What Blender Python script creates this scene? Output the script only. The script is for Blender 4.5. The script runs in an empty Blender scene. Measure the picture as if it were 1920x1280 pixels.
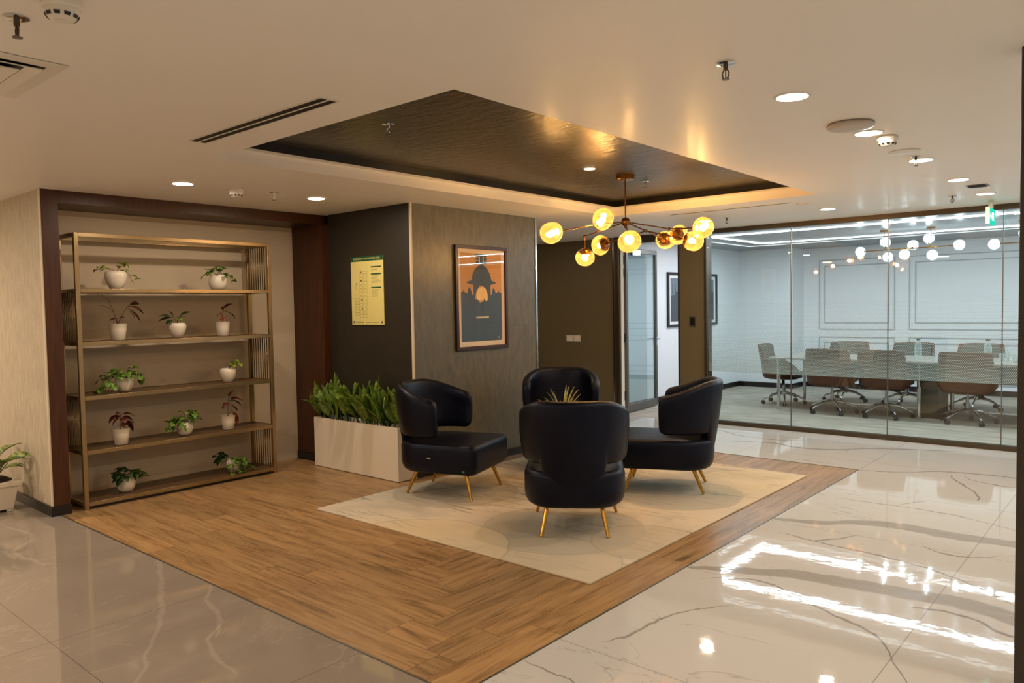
import bpy, bmesh, math, random
from mathutils import Vector, Matrix
PI = math.pi
S = bpy.context.scene
COL = S.collection

# ------------------------------------------------------------------ camera, world, exposure
cd = bpy.data.cameras.new('camera')
cam = bpy.data.objects.new('camera', cd)
COL.objects.link(cam)
S.camera = cam
cd.sensor_width = 36.0
cd.lens = 1418.0 / 1920 * 36.0
cd.clip_start = 0.05
yaw, pit, rol = math.radians(40.869), math.radians(-2.588), math.radians(-0.971)
fw = Vector((-math.sin(yaw) * math.cos(pit), math.cos(yaw) * math.cos(pit), math.sin(pit)))
rt0 = Vector((math.cos(yaw), math.sin(yaw), 0))
up0 = rt0.cross(fw)
rt = math.cos(rol) * rt0 + math.sin(rol) * up0
up = -math.sin(rol) * rt0 + math.cos(rol) * up0
cam.matrix_world = Matrix(((rt.x, up.x, -fw.x, 0), (rt.y, up.y, -fw.y, 0), (rt.z, up.z, -fw.z, 1.5), (0, 0, 0, 1)))
S.view_settings.view_transform = 'Standard'
S.view_settings.look = 'None'
S.view_settings.gamma = 1
S.view_settings.exposure = 0.15
S.view_settings.use_curve_mapping = False
w = bpy.data.worlds.new('world')
S.world = w
w.use_nodes = True
w.node_tree.nodes['Background'].inputs[0].default_value = (0.9, 0.75, 0.6, 1)
w.node_tree.nodes['Background'].inputs[1].default_value = 0.02

ZC = 2.427        # lobby ceiling
ZM = 2.445         # meeting room ceiling
YG = 8.79         # glass partition plane
WARM = (1.0, 0.81, 0.62)
COOL = (0.84, 0.93, 1.0)
POW_DL = 8.0
POW_BACK = 11.0
POW_STRIP = 8.8

# ------------------------------------------------------------------ material helpers
def srgb(r, g, b):
    f = lambda c: (c / 255) / 12.92 if c / 255 <= 0.04045 else ((c / 255 + 0.055) / 1.055) ** 2.4
    return (f(r), f(g), f(b), 1)

class N:
    def __init__(s, name):
        s.m = bpy.data.materials.new(name)
        s.m.use_nodes = True
        s.t = s.m.node_tree
        s.t.nodes.clear()
        s.out = s.t.nodes.new('ShaderNodeOutputMaterial')
    def n(s, typ, **kw):
        o = s.t.nodes.new(typ)
        ins = kw.pop('ins', {})
        for k, v in kw.items():
            setattr(o, k, v)
        for k, v in ins.items():
            if isinstance(v, bpy.types.NodeSocket):
                s.t.links.new(v, o.inputs[k])
            else:
                o.inputs[k].default_value = v
        return o
    def math(s, op, a, b=0.0, c=None, clamp=False):
        ins = {0: a, 1: b}
        if c is not None:
            ins[2] = c
        return s.n('ShaderNodeMath', operation=op, use_clamp=clamp, ins=ins).outputs[0]
    def mix(s, fac, a, b, blend='MIX'):
        return s.n('ShaderNodeMix', data_type='RGBA', blend_type=blend, ins={0: fac, 6: a, 7: b}).outputs[2]
    def coord(s, which='Object'):
        return s.n('ShaderNodeTexCoord').outputs[which]
    def mapping(s, vec, scale=(1, 1, 1), loc=(0, 0, 0), rot=(0, 0, 0)):
        return s.n('ShaderNodeMapping', ins={0: vec, 1: loc, 2: rot, 3: scale}).outputs[0]
    def noise(s, vec, scale, detail=3, rough=0.5, dist=0.0):
        return s.n('ShaderNodeTexNoise', ins={'Vector': vec, 'Scale': scale, 'Detail': detail, 'Roughness': rough, 'Distortion': dist}).outputs[0]
    def ramp(s, fac, stops):
        r = s.n('ShaderNodeValToRGB', ins={0: fac})
        e = r.color_ramp.elements
        while len(e) < len(stops):
            e.new(0.5)
        for i, (p, c) in enumerate(stops):
            e[i].position = p
            e[i].color = c if len(c) == 4 else (*c, 1)
        return r.outputs[0]
    def bump(s, h, strength=0.2, dist=0.01):
        return s.n('ShaderNodeBump', ins={'Height': h, 'Strength': strength, 'Distance': dist}).outputs[0]
    def fresnel(s, ior=1.5, normal=None):
        # same reflectance from either side of a thin pane
        bf = s.n('ShaderNodeNewGeometry').outputs['Backfacing']
        i = s.n('ShaderNodeMix', data_type='FLOAT', ins={0: bf, 2: ior, 3: 1.0 / ior}).outputs[0]
        ins = {0: i}
        if normal is not None:
            ins['Normal'] = normal
        return s.n('ShaderNodeFresnel', ins=ins).outputs[0]
    def principled(s, color, rough=0.5, metal=0.0, normal=None, spec=0.5, **kw):
        ins = {'Base Color': color, 'Roughness': rough, 'Metallic': metal, 'Specular IOR Level': spec}
        if normal is not None:
            ins['Normal'] = normal
        ins.update(kw)
        p = s.n('ShaderNodeBsdfPrincipled', ins=ins)
        s.t.links.new(p.outputs[0], s.out.inputs[0])
        return p
    def finish(s, sh):
        s.t.links.new(sh, s.out.inputs[0])
        return s.m

def simple(name, rgb, rough=0.5, metal=0.0, spec=0.5, var=0.06, vscale=9.0, bump=0.0, bscale=60.0, **kw):
    a = N(name)
    co = a.coord()
    nz = a.noise(co, vscale, 2)
    c = srgb(*rgb) if max(rgb) > 1.5 else (*rgb, 1)
    lo = tuple(x * (1 - var) for x in c[:3]) + (1,)
    hi = tuple(min(1, x * (1 + var)) for x in c[:3]) + (1,)
    col = a.mix(nz, lo, hi)
    nrm = a.bump(a.noise(co, bscale, 3), bump, 0.005) if bump else None
    a.principled(col, rough, metal, nrm, spec, **kw)
    return a.m

def emit(name, rgb, strength):
    a = N(name)
    e = a.n('ShaderNodeEmission', ins={0: (*rgb, 1), 1: strength})
    return a.finish(e.outputs[0])

# ------------------------------------------------------------------ mesh helpers
def obj(name, bm, mat, parent=None, smooth=False, bevel=0.0, seg=2, auto=None):
    bmesh.ops.remove_doubles(bm, verts=bm.verts, dist=1e-6)
    bmesh.ops.recalc_face_normals(bm, faces=bm.faces)
    me = bpy.data.meshes.new(name)
    bm.to_mesh(me)
    bm.free()
    if mat is not None:
        for m in (mat if isinstance(mat, (list, tuple)) else [mat]):
            me.materials.append(m)
    if smooth:
        for p in me.polygons:
            p.use_smooth = True
        if auto is not None:
            me.set_sharp_from_angle(angle=math.radians(auto))
    o = bpy.data.objects.new(name, me)
    COL.objects.link(o)
    if parent is not None:
        o.parent = parent
    if bevel:
        b = o.modifiers.new('bevel', 'BEVEL')
        b.width = bevel
        b.segments = seg
        b.limit_method = 'ANGLE'
        b.angle_limit = math.radians(40)
        for p in me.polygons:
            p.use_smooth = True
        me.set_sharp_from_angle(angle=math.radians(35))
    return o

def BM():
    return bmesh.new()

def box(bm, x0, x1, y0, y1, z0, z1, mat=0):
    v = [bm.verts.new((x, y, z)) for z in (z0, z1) for y in (y0, y1) for x in (x0, x1)]
    for f in ((0, 2, 3, 1), (4, 5, 7, 6), (0, 1, 5, 4), (2, 6, 7, 3), (1, 3, 7, 5), (0, 4, 6, 2)):
        bm.faces.new([v[i] for i in f]).material_index = mat
    return bm

def frame_of(d):
    d = Vector(d).normalized()
    a = Vector((0, 0, 1)) if abs(d.z) < 0.95 else Vector((1, 0, 0))
    u = d.cross(a).normalized()
    return u, d.cross(u).normalized()

def loft(bm, rings, cap=True, closed=True):
    V = [[bm.verts.new(p) for p in r] for r in rings]
    n = len(V[0])
    for a, b in zip(V, V[1:]):
        for i in range(n if closed else n - 1):
            j = (i + 1) % n
            try:
                bm.faces.new((a[i], a[j], b[j], b[i]))
            except ValueError:
                pass
    if cap and closed:
        bm.faces.new(V[0][::-1])
        bm.faces.new(V[-1])
    return bm

def tube(bm, pts, rad, n=10, cap=True):
    pts = [Vector(p) for p in pts]
    if not isinstance(rad, (list, tuple)):
        rad = [rad] * len(pts)
    rings = []
    u = None
    for i, p in enumerate(pts):
        d = (pts[min(i + 1, len(pts) - 1)] - pts[max(i - 1, 0)]).normalized()
        if u is None:
            u, v = frame_of(d)
        else:
            u = (u - d * u.dot(d)).normalized()
            v = d.cross(u)
        rings.append([p + rad[i] * (math.cos(2 * PI * k / n) * u + math.sin(2 * PI * k / n) * v) for k in range(n)])
    return loft(bm, rings, cap)

def lathe(bm, prof, c=(0, 0, 0), n=24, axis=None, cap=True):
    c = Vector(c)
    if axis is None:
        u, v, d = Vector((1, 0, 0)), Vector((0, 1, 0)), Vector((0, 0, 1))
    else:
        d = Vector(axis).normalized()
        u, v = frame_of(d)
    rings = [[c + d * z + r * (math.cos(2 * PI * k / n) * u + math.sin(2 * PI * k / n) * v) for k in range(n)] for r, z in prof]
    return loft(bm, rings, cap)

def sphere(bm, c, r, n=16, m=10, sq=(1, 1, 1)):
    prof = [(max(1e-4, r * math.sin(PI * k / m)), -r * math.cos(PI * k / m)) for k in range(m + 1)]
    rings = [[Vector(c) + Vector((rr * math.cos(2 * PI * k / n) * sq[0], rr * math.sin(2 * PI * k / n) * sq[1], z * sq[2])) for k in range(n)] for rr, z in prof]
    return loft(bm, rings)

def poly(bm, pts, mat=0):
    f = bm.faces.new([bm.verts.new(p) for p in pts])
    f.material_index = mat
    return f

def prism(bm, pts, off):
    off = Vector(off)
    a = [Vector(p) for p in pts]
    return loft(bm, [a, [p + off for p in a]])

def thing(name, label, cat, loc=(0, 0, 0), rotz=0, group=None):
    o = bpy.data.objects.new(name, None)
    COL.objects.link(o)
    o.empty_display_size = 0.1
    o.location = loc
    o.rotation_euler = (0, 0, rotz)
    return tag(o, label, cat, group)

def tag(o, label, cat, group=None, kind=None):
    o['label'] = label
    o['category'] = cat
    if group:
        o['group'] = group
    if kind:
        o['kind'] = kind
    return o

def struct(name, bm, mat, **kw):
    o = obj(name, bm, mat, **kw)
    o['kind'] = 'structure'
    return o

def dup(root, loc, rotz, label=None, group=None):
    def cp(o, par):
        c = o.copy()
        COL.objects.link(c)
        c.parent = par
        for ch in list(o.children):
            cp(ch, c)
        return c
    kids = list(root.children)
    r = root.copy()
    COL.objects.link(r)
    for ch in kids:
        cp(ch, r)
    r.location = loc
    r.rotation_euler = (0, 0, rotz)
    if label:
        r['label'] = label
    if group:
        r['group'] = group
    return r

def text(name, body, size, mat, parent, loc, rot, align='CENTER'):
    cu = bpy.data.curves.new(name + '_c', 'FONT')
    cu.body = body
    cu.size = size
    cu.align_x = align
    cu.align_y = 'CENTER'
    cu.extrude = 0.0003
    cu.resolution_u = 2
    t = bpy.data.objects.new('tmp', cu)
    COL.objects.link(t)
    bpy.context.view_layer.update()
    me = bpy.data.meshes.new_from_object(t.evaluated_get(bpy.context.evaluated_depsgraph_get()))
    bpy.data.objects.remove(t)
    bpy.data.curves.remove(cu)
    me.materials.clear()
    me.materials.append(mat)
    o = bpy.data.objects.new(name, me)
    COL.objects.link(o)
    o.parent = parent
    o.location = loc
    o.rotation_euler = rot
    return o

# ------------------------------------------------------------------ large area lights of the place
def area(name, parent, loc, size, power, color, sy=None, shape='DISK', rot=(0, 0, 0), spread=180):
    l = bpy.data.lights.new(name, 'AREA')
    l.shape = shape
    l.size = size
    if sy:
        l.size_y = sy
    l.energy = power
    l.color = color
    l.spread = math.radians(spread)
    o = bpy.data.objects.new(name, l)
    COL.objects.link(o)
    o.parent = parent
    o.location = loc
    o.rotation_euler = rot
    return o

# ------------------------------------------------------------------ materials
def mat_ceiling():
    a = N('ceiling_paint')
    co = a.coord()
    n1 = a.noise(a.mapping(co, (1, 1, 1)), 2.2, 3)
    n2 = a.noise(co, 38, 3)
    col = a.mix(n1, (0.86, 0.82, 0.765, 1), (0.90, 0.86, 0.80, 1))
    a.principled(col, 0.5, 0, a.bump(a.math('ADD', n1, a.math('MULTIPLY', n2, 0.12)), 0.12, 0.03), 0.3, **{'Coat Weight': 0.06, 'Coat Roughness': 0.2, 'Coat Normal': a.bump(n1, 0.25, 0.03)})
    return a.m
def mat_tray():
    a = N('dark_silk_wallpaper')
    co = a.coord()
    n1 = a.noise(a.mapping(co, (1.0, 3.2, 1), rot=(0, 0, 0.25)), 7, 4, 0.6, 0.6)
    n2 = a.noise(co, 60, 2)
    col = a.mix(n1, srgb(58, 50, 35), srgb(72, 63, 45))
    a.principled(col, 0.30, 0.45, a.bump(a.math('ADD', n1, a.math('MULTIPLY', n2, 0.15)), 0.40, 0.02), 0.8)
    return a.m
def mat_plaster(name, c1, c2, sc=(7, 7, 1.6), rough=0.45, b=0.35, spec=0.5):
    a = N(name)
    co = a.coord()
    n1 = a.noise(a.mapping(co, sc), 4, 5, 0.62, 0.5)
    n2 = a.noise(a.mapping(co, sc), 22, 3, 0.6)
    f = a.math('ADD', a.math('MULTIPLY', n1, 0.7), a.math('MULTIPLY', n2, 0.3))
    col = a.ramp(f, [(0.35, c1), (0.65, c2)])
    a.principled(col, rough, 0, a.bump(f, b, 0.01), spec)
    return a.m
def mat_wood_panel():
    a = N('mahogany_veneer')
    co = a.coord()
    n1 = a.noise(a.mapping(co, (9, 9, 0.6)), 5, 4, 0.6, 0.4)
    col = a.ramp(n1, [(0.3, srgb(54, 26, 8)), (0.7, srgb(80, 41, 14))])
    a.principled(col, 0.38, 0, None, 0.4)
    return a.m
def mat_wood_floor():
    a = N('oak_vinyl_planks')
    co = a.coord()
    sp = a.n('ShaderNodeSeparateXYZ', ins={0: co})
    W, L = 0.195, 1.22
    u = a.math('MULTIPLY', a.math('ADD', sp.outputs[0], 2.054), -1.0)
    v = a.math('SUBTRACT', sp.outputs[1], 2.015)
    ku = a.math('FLOOR', a.math('DIVIDE', u, W))
    kv = a.math('FLOOR', a.math('DIVIDE', v, W))
    selY = a.math('LESS_THAN', ku, a.math('ADD', kv, 0.5))
    # along = coordinate along plank, across = row index
    mixf = lambda x, y: a.n('ShaderNodeMix', data_type='FLOAT', ins={0: selY, 2: x, 3: y}).outputs[0]
    along = mixf(u, v)
    across = mixf(v, u)
    row = mixf(kv, a.math('ADD', ku, 40.0))
    off = a.n('ShaderNodeTexWhiteNoise', noise_dimensions='1D', ins={'W': row}).outputs[0]
    al = a.math('ADD', a.math('DIVIDE', along, L), a.math('MULTIPLY', off, 3.0))
    seg = a.math('FLOOR', al)
    idv = a.n('ShaderNodeCombineXYZ', ins={0: row, 1: seg}).outputs[0]
    rnd = a.n('ShaderNodeTexWhiteNoise', noise_dimensions='2D', ins={'Vector': idv}).outputs[0]
    gv = a.n('ShaderNodeCombineXYZ', ins={0: a.math('MULTIPLY', along, 1.1), 1: a.math('MULTIPLY', across, 13.0), 2: a.math('MULTIPLY', rnd, 30.0)}).outputs[0]
    g1 = a.noise(gv, 1.8, 5, 0.62, 0.9)
    g2 = a.noise(gv, 9, 3, 0.6, 0.3)
    g = a.math('ADD', a.math('MULTIPLY', g1, 0.75), a.math('MULTIPLY', g2, 0.25))
    c = a.ramp(g, [(0.30, srgb(104, 80, 52)), (0.5, srgb(168, 134, 92)), (0.70, srgb(190, 156, 112))])
    tint = a.ramp(rnd, [(0.0, (0.80, 0.80, 0.78)), (1.0, (1.08, 1.03, 0.98))])
    c = a.mix(1.0, c, tint, 'MULTIPLY')
    fr = a.math('FRACT', a.math('DIVIDE', across, W))
    edge = a.math('MINIMUM', fr, a.math('SUBTRACT', 1.0, fr))
    fr2 = a.math('FRACT', al)
    edge2 = a.math('MULTIPLY', a.math('MINIMUM', fr2, a.math('SUBTRACT', 1.0, fr2)), L / W)
    e = a.math('MINIMUM', edge, edge2)
    gap = a.math('LESS_THAN', e, 0.010)
    c = a.mix(a.math('MULTIPLY', gap, 0.55), c, srgb(70, 42, 20))
    a.principled(c, a.math('ADD', 0.27, a.math('MULTIPLY', g2, 0.16)), 0, a.bump(g, 0.12, 0.003), 0.42)
    return a.m
def grout(a, sp, x0, y0, TX, TY, wd):
    def d(s, o, T):
        f = a.math('FRACT', a.math('DIVIDE', a.math('SUBTRACT', s, o), T))
        return a.math('MULTIPLY', a.math('MINIMUM', f, a.math('SUBTRACT', 1.0, f)), T)
    return a.math('LESS_THAN', a.math('MINIMUM', d(sp.outputs[0], x0, TX), d(sp.outputs[1], y0, TY)), wd)
def curve_vein(a, sp, wob, pts, width, axis=0, x0=None, x1=None, soft=0.4):
    """a vein that follows the polyline pts in floor coordinates; width in metres at each end point"""
    s, t = (sp.outputs[0], sp.outputs[1]) if axis == 0 else (sp.outputs[1], sp.outputs[0])
    P = sorted([(p[axis], p[1 - axis]) for p in pts])
    lo, hi = P[0][0], P[-1][0]
    vlo = min(p[1] for p in P) - 0.01
    vhi = max(p[1] for p in P) + 0.01
    fc = a.n('ShaderNodeFloatCurve')
    cv = fc.mapping.curves[0]
    q = [((p[0] - lo) / (hi - lo), (p[1] - vlo) / (vhi - vlo)) for p in P]
    while len(cv.points) < len(q):
        cv.points.new(0.5, 0.5)
    for i, pp in enumerate(q):
        cv.points[i].location = pp
    fc.mapping.update()
    par = a.math('DIVIDE', a.math('SUBTRACT', s, lo), hi - lo)
    a.t.links.new(par, fc.inputs['Value'])
    y = a.math('ADD', a.math('MULTIPLY', fc.outputs[0], vhi - vlo), vlo)
    d = a.math('ABSOLUTE', a.math('SUBTRACT', a.math('ADD', t, wob), y))
    k = a.math('MULTIPLY', par, a.math('SUBTRACT', 1.0, par))
    k = a.math('MAXIMUM', a.math('MULTIPLY', k, 4.0), 0.0)
    wdt = a.math('MULTIPLY', a.math('POWER', k, 0.4), width)
    m = a.n('ShaderNodeMapRange', ins={0: d, 1: a.math('MULTIPLY', wdt, soft), 2: a.math('ADD', wdt, 0.0005), 3: 1.0, 4: 0.0})
    m.clamp = True
    inside = a.math('GREATER_THAN', k, 0.001)
    return a.math('MULTIPLY', m.outputs[0], inside)
def mat_marble():
    a = N('white_marble_tile')
    co = a.coord()
    sp = a.n('ShaderNodeSeparateXYZ', ins={0: co})
    n1 = a.noise(co, 2.6, 5, 0.62, 0.3)
    n3 = a.noise(a.mapping(co, (1, 1, 1), (5, 2, 0)), 9, 4, 0.65)
    wob = a.math('ADD', a.math('MULTIPLY', a.math('SUBTRACT', n1, 0.5), 0.10), a.math('MULTIPLY', a.math('SUBTRACT', n3, 0.5), 0.05))
    base = a.mix(a.noise(co, 0.9, 4), (0.60, 0.59, 0.57, 1), (0.67, 0.665, 0.65, 1))
    # faint field veins
    sv = a.noise(a.mapping(co, (0.55, 1.3, 1), rot=(0, 0, 0.25)), 1.7, 4, 0.55, 0.7)
    f = a.math('ABSOLUTE', a.math('SUBTRACT', sv, 0.5))
    thin = a.n('ShaderNodeMapRange', ins={0: f, 1: 0.0, 2: 0.006, 3: 0.40, 4: 0.0}).outputs[0]
    msk = a.n('ShaderNodeMapRange', ins={0: a.noise(a.mapping(co, loc=(3, 7, 0)), 0.9, 2), 1: 0.45, 2: 0.6, 3: 0.0, 4: 1.0}).outputs[0]
    c = a.mix(a.math('MULTIPLY', thin, msk), base, srgb(120, 110, 98))
    broad = [
        ([(-2.05, 5.12), (-1.77, 5.2), (-1.525, 5.38), (-1.277, 5.44), (-1.02, 5.41), (-0.6, 5.45), (0.4, 5.2)], 0.085),
        ([(-2.05, 3.88), (-1.70, 4.03), (-1.45, 4.14), (-1.18, 4.17), (-0.98, 4.2), (-0.75, 4.22), (-0.3, 4.12), (0.8, 4.4)], 0.10),
    ]
    thins = [
        ([(-1.9, 3.74), (-1.56, 3.9), (-1.44, 3.81), (-1.19, 3.70), (-0.97, 3.58), (-0.81, 3.31), (-0.6, 2.9)], 0.014, 0),
        ([(-1.88, 2.75), (-1.82, 2.97), (-1.80, 3.14), (-1.73, 3.32), (-1.60, 3.5)], 0.011, 1),
        ([(-1.9, 4.82), (-1.74, 4.79), (-1.5, 4.76), (-1.28, 4.73), (-1.04, 4.68), (-0.5, 4.3)], 0.013, 0),
        ([(-2.08, 7.03), (-1.7, 7.2), (-1.41, 7.44), (-1.14, 7.49), (-0.9, 7.48), (0.2, 7.2)], 0.022, 0),
        ([(-1.9, 5.95), (-1.7, 5.96), (-1.47, 5.97), (-1.19, 5.96), (-0.95, 5.9), (-0.5, 5.6)], 0.010, 0),
        ([(-0.95, 3.98), (-0.72, 4.05), (-0.5, 3.95), (-0.2, 4.0)], 0.016, 0),
        ([(-1.12, 5.15), (-1.0, 5.0), (-0.82, 5.02), (-0.7, 5.3)], 0.012, 0),
        ([(-1.66, 4.78), (-1.56, 4.9), (-1.47, 5.08)], 0.02, 0),
        ([(-1.47, 5.97), (-1.42, 6.1), (-1.33, 6.22)], 0.018, 0),
        ([(-1.3, 7.46), (-1.0, 7.1), (-0.7, 7.2)], 0.012, 0),
        ([(-1.37, 7.32), (-1.26, 7.03), (-1.09, 6.72), (-1.03, 6.46)], 0.012, 1),
        ([(-2.05, 2.42), (-1.89, 2.39), (-1.78, 2.38), (-1.5, 2.2)], 0.008, 0),
        ([(-3.6, 7.6), (-3.2, 7.9), (-2.8, 7.8), (-2.2, 8.2), (-1.5, 8.5)], 0.03, 0),
        ([(-4.6, 8.2), (-4.1, 8.35), (-3.5, 8.1), (-2.9, 8.45)], 0.02, 0),
    ]
    for pts, wd in broad:
        m = curve_vein(a, sp, wob, pts, wd, soft=0.75)
        streak = a.noise(a.mapping(co, (2, 9, 1)), 3, 4, 0.6)
        c = a.mix(a.math('MULTIPLY', m, a.math('ADD', 0.42, a.math('MULTIPLY', streak, 0.35))), c, srgb(138, 130, 116))
    for pts, wd, ax in thins:
        m = curve_vein(a, sp, wob, pts, wd, ax)
        c = a.mix(a.math('MULTIPLY', m, 0.62), c, srgb(104, 92, 78))
    g = grout(a, sp, -0.85, 2.66, 1.2, 1.2, 0.0022)
    c = a.mix(a.math('MULTIPLY', g, 0.6), c, srgb(120, 110, 98))
    h = a.math('ADD', a.noise(co, 5.5, 2), a.math('MULTIPLY', a.noise(co, 22, 2), 0.2))
    a.principled(c, 0.035, 0, a.bump(h, 0.045, 0.012), 0.75)
    return a.m
def mat_grey_tile():
    a = N('grey_marble_tile')
    co = a.coord()
    sp = a.n('ShaderNodeSeparateXYZ', ins={0: co})
    n1 = a.noise(co, 2.6, 5, 0.62, 0.3)
    wob = a.math('MULTIPLY', a.math('SUBTRACT', n1, 0.5), 0.16)
    base = a.mix(a.noise(co, 1.3, 5, 0.6, 0.5), srgb(140, 129, 117), srgb(160, 149, 136))
    sv = a.noise(a.mapping(co, (1.2, 0.7, 1), rot=(0, 0, 0.4)), 1.5, 4, 0.55, 0.8)
    f = a.math('ABSOLUTE', a.math('SUBTRACT', sv, 0.5))
    thin = a.n('ShaderNodeMapRange', ins={0: f, 1: 0.0, 2: 0.008, 3: 0.10, 4: 0.0}).outputs[0]
    c = a.mix(thin, base, srgb(232, 218, 200))
    for pts, wd in [([(-5.2, 2.25), (-4.6, 2.0), (-4.07, 1.776), (-3.5, 1.48), (-3.15, 1.255), (-2.9, 0.9)], 0.02), ([(-3.95, 2.0), (-3.7, 1.86), (-3.5, 1.8), (-3.3, 1.72)], 0.02),
                    ([(-3.45, 1.83), (-3.2, 1.62), (-2.9, 1.55)], 0.018), ([(-6.4, 1.5), (-5.9, 1.7), (-5.4, 1.5), (-5.0, 1.7)], 0.02)]:
        m = curve_vein(a, sp, wob, pts, wd)
        c = a.mix(a.math('MULTIPLY', m, 0.12), c, srgb(240, 226, 208))
    g = grout(a, sp, -2.65, 1.175, 1.2, 0.84, 0.002)
    c = a.mix(a.math('MULTIPLY', g, 0.7), c, srgb(96, 84, 72))
    a.principled(c, 0.06, 0, a.bump(a.noise(co, 5, 2), 0.06, 0.01), 0.5)
    return a.m
def mat_rug():
    a = N('patterned_wool_rug')
    co = a.coord()
    sp = a.n('ShaderNodeSeparateXYZ', ins={0: co})
    n1 = a.noise(co, 1.1, 3, 0.5, 0.4)
    st = a.noise(a.mapping(co, (1.2, 9, 1), rot=(0, 0, -0.35)), 2.4, 5, 0.65, 0.5)
    c = a.ramp(n1, [(0.36, srgb(186, 178, 160)), (0.5, srgb(220, 208, 188)), (0.66, srgb(224, 208, 178))])
    lines = a.n('ShaderNodeMapRange', ins={0: st, 1: 0.36, 2: 0.47, 3: 0.85, 4: 0.0}).outputs[0]
    lines = a.math('MULTIPLY', lines, a.n('ShaderNodeMapRange', ins={0: a.noise(a.mapping(co, loc=(9, 3, 0)), 1.3, 2), 1: 0.42, 2: 0.58, 3: 0.0, 4: 1.0}).outputs[0])
    c = a.mix(lines, c, srgb(150, 134, 108))
    # large overlapping discs in slightly different tones
    for cx, cy, r, col, k in [(-2.75, 3.42, 0.46, srgb(214, 198, 170), 0.75), (-3.2, 3.75, 0.30, srgb(170, 156, 132), 0.5), (-3.05, 4.0, 0.55, srgb(176, 170, 154), 0.45), (-3.55, 3.1, 0.62, srgb(226, 208, 172), 0.5),
                              (-2.9, 5.3, 0.5, srgb(168, 166, 154), 0.5), (-4.35, 4.3, 0.5, srgb(172, 162, 140), 0.5), (-2.55, 6.0, 0.5, srgb(224, 208, 176), 0.5), (-2.45, 4.1, 0.35, srgb(200, 186, 160), 0.6)]:
        dx = a.math('SUBTRACT', sp.outputs[0], cx)
        dy = a.math('SUBTRACT', sp.outputs[1], cy)
        d = a.math('SQRT', a.math('ADD', a.math('MULTIPLY', dx, dx), a.math('MULTIPLY', dy, dy)))
        d = a.math('ADD', d, a.math('MULTIPLY', a.math('SUBTRACT', a.noise(co, 3, 2), 0.5), 0.08))
        m = a.n('ShaderNodeMapRange', ins={0: d, 1: r - 0.012, 2: r, 3: k, 4: 0.0}).outputs[0]
        c = a.mix(m, c, col)
        ring = a.n('ShaderNodeMapRange', ins={0: a.math('ABSOLUTE', a.math('SUBTRACT', d, r)), 1: 0.0, 2: 0.014, 3: 0.35, 4: 0.0}).outputs[0]
        c = a.mix(ring, c, srgb(158, 140, 112))
    pile = a.noise(co, 240, 2, 0.6)
    c = a.mix(a.math('MULTIPLY', pile, 0.12), c, srgb(120, 104, 80))
    a.principled(c, 0.95, 0, a.bump(pile, 0.5, 0.004), 0.1)
    return a.m
def mat_carpet():
    a = N('grey_carpet')
    co = a.coord()
    st = a.noise(a.mapping(co, (1.0, 4, 1)), 2.0, 5, 0.65)
    pile = a.noise(co, 160, 2)
    c = a.ramp(st, [(0.3, srgb(150, 143, 132)), (0.7, srgb(198, 189, 175))])
    c = a.mix(a.math('MULTIPLY', pile, 0.3), c, srgb(110, 106, 98))
    a.principled(c, 0.95, 0, a.bump(pile, 0.4, 0.004), 0.1)
    return a.m
def mat_glass(name='clear_glass', tint=(0.93, 0.97, 0.96), refl=1.0, rough=0.0):
    a = N(name)
    fr = a.math('MINIMUM', a.math('MULTIPLY', a.fresnel(), refl), 1.0)
    tr = a.n('ShaderNodeBsdfTransparent', ins={0: (*tint, 1)})
    gl = a.n('ShaderNodeBsdfGlossy', ins={0: (1, 1, 1, 1), 'Roughness': rough})
    m = a.n('ShaderNodeMixShader', ins={0: fr, 1: tr.outputs[0], 2: gl.outputs[0]})
    return a.finish(m.outputs[0])
def mat_film():
    a = N('dotted_privacy_film')
    co = a.coord()
    sp = a.n('ShaderNodeSeparateXYZ', ins={0: co})
    P = 0.0165
    kz = a.math('FLOOR', a.math('DIVIDE', sp.outputs[2], P * 0.866))
    odd = a.math('MULTIPLY', a.math('MODULO', kz, 2.0), 0.5)
    fx = a.math('SUBTRACT', a.math('FRACT', a.math('ADD', a.math('DIVIDE', a.math('ADD', sp.outputs[0], 20.0), P), odd)), 0.5)
    fz = a.math('MULTIPLY', a.math('SUBTRACT', a.math('FRACT', a.math('DIVIDE', sp.outputs[2], P * 0.866)), 0.5), 0.866)
    d = a.math('SQRT', a.math('ADD', a.math('MULTIPLY', fx, fx), a.math('MULTIPLY', fz, fz)))
    r = a.n('ShaderNodeMapRange', ins={0: sp.outputs[2], 1: 0.62, 2: 1.45, 3: 0.42, 4: 0.12}).outputs[0]
    dot = a.math('LESS_THAN', d, r)
    tr = a.n('ShaderNodeBsdfTransparent')
    df = a.n('ShaderNodeBsdfDiffuse', ins={0: (0.62, 0.66, 0.65, 1)})
    tl = a.n('ShaderNodeBsdfTranslucent', ins={0: (0.75, 0.80, 0.79, 1)})
    wh = a.n('ShaderNodeMixShader', ins={0: 0.35, 1: df.outputs[0], 2: tl.outputs[0]})
    m = a.n('ShaderNodeMixShader', ins={0: a.math('MULTIPLY', dot, 0.72), 1: tr.outputs[0], 2: wh.outputs[0]})
    return a.finish(m.outputs[0])
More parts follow.
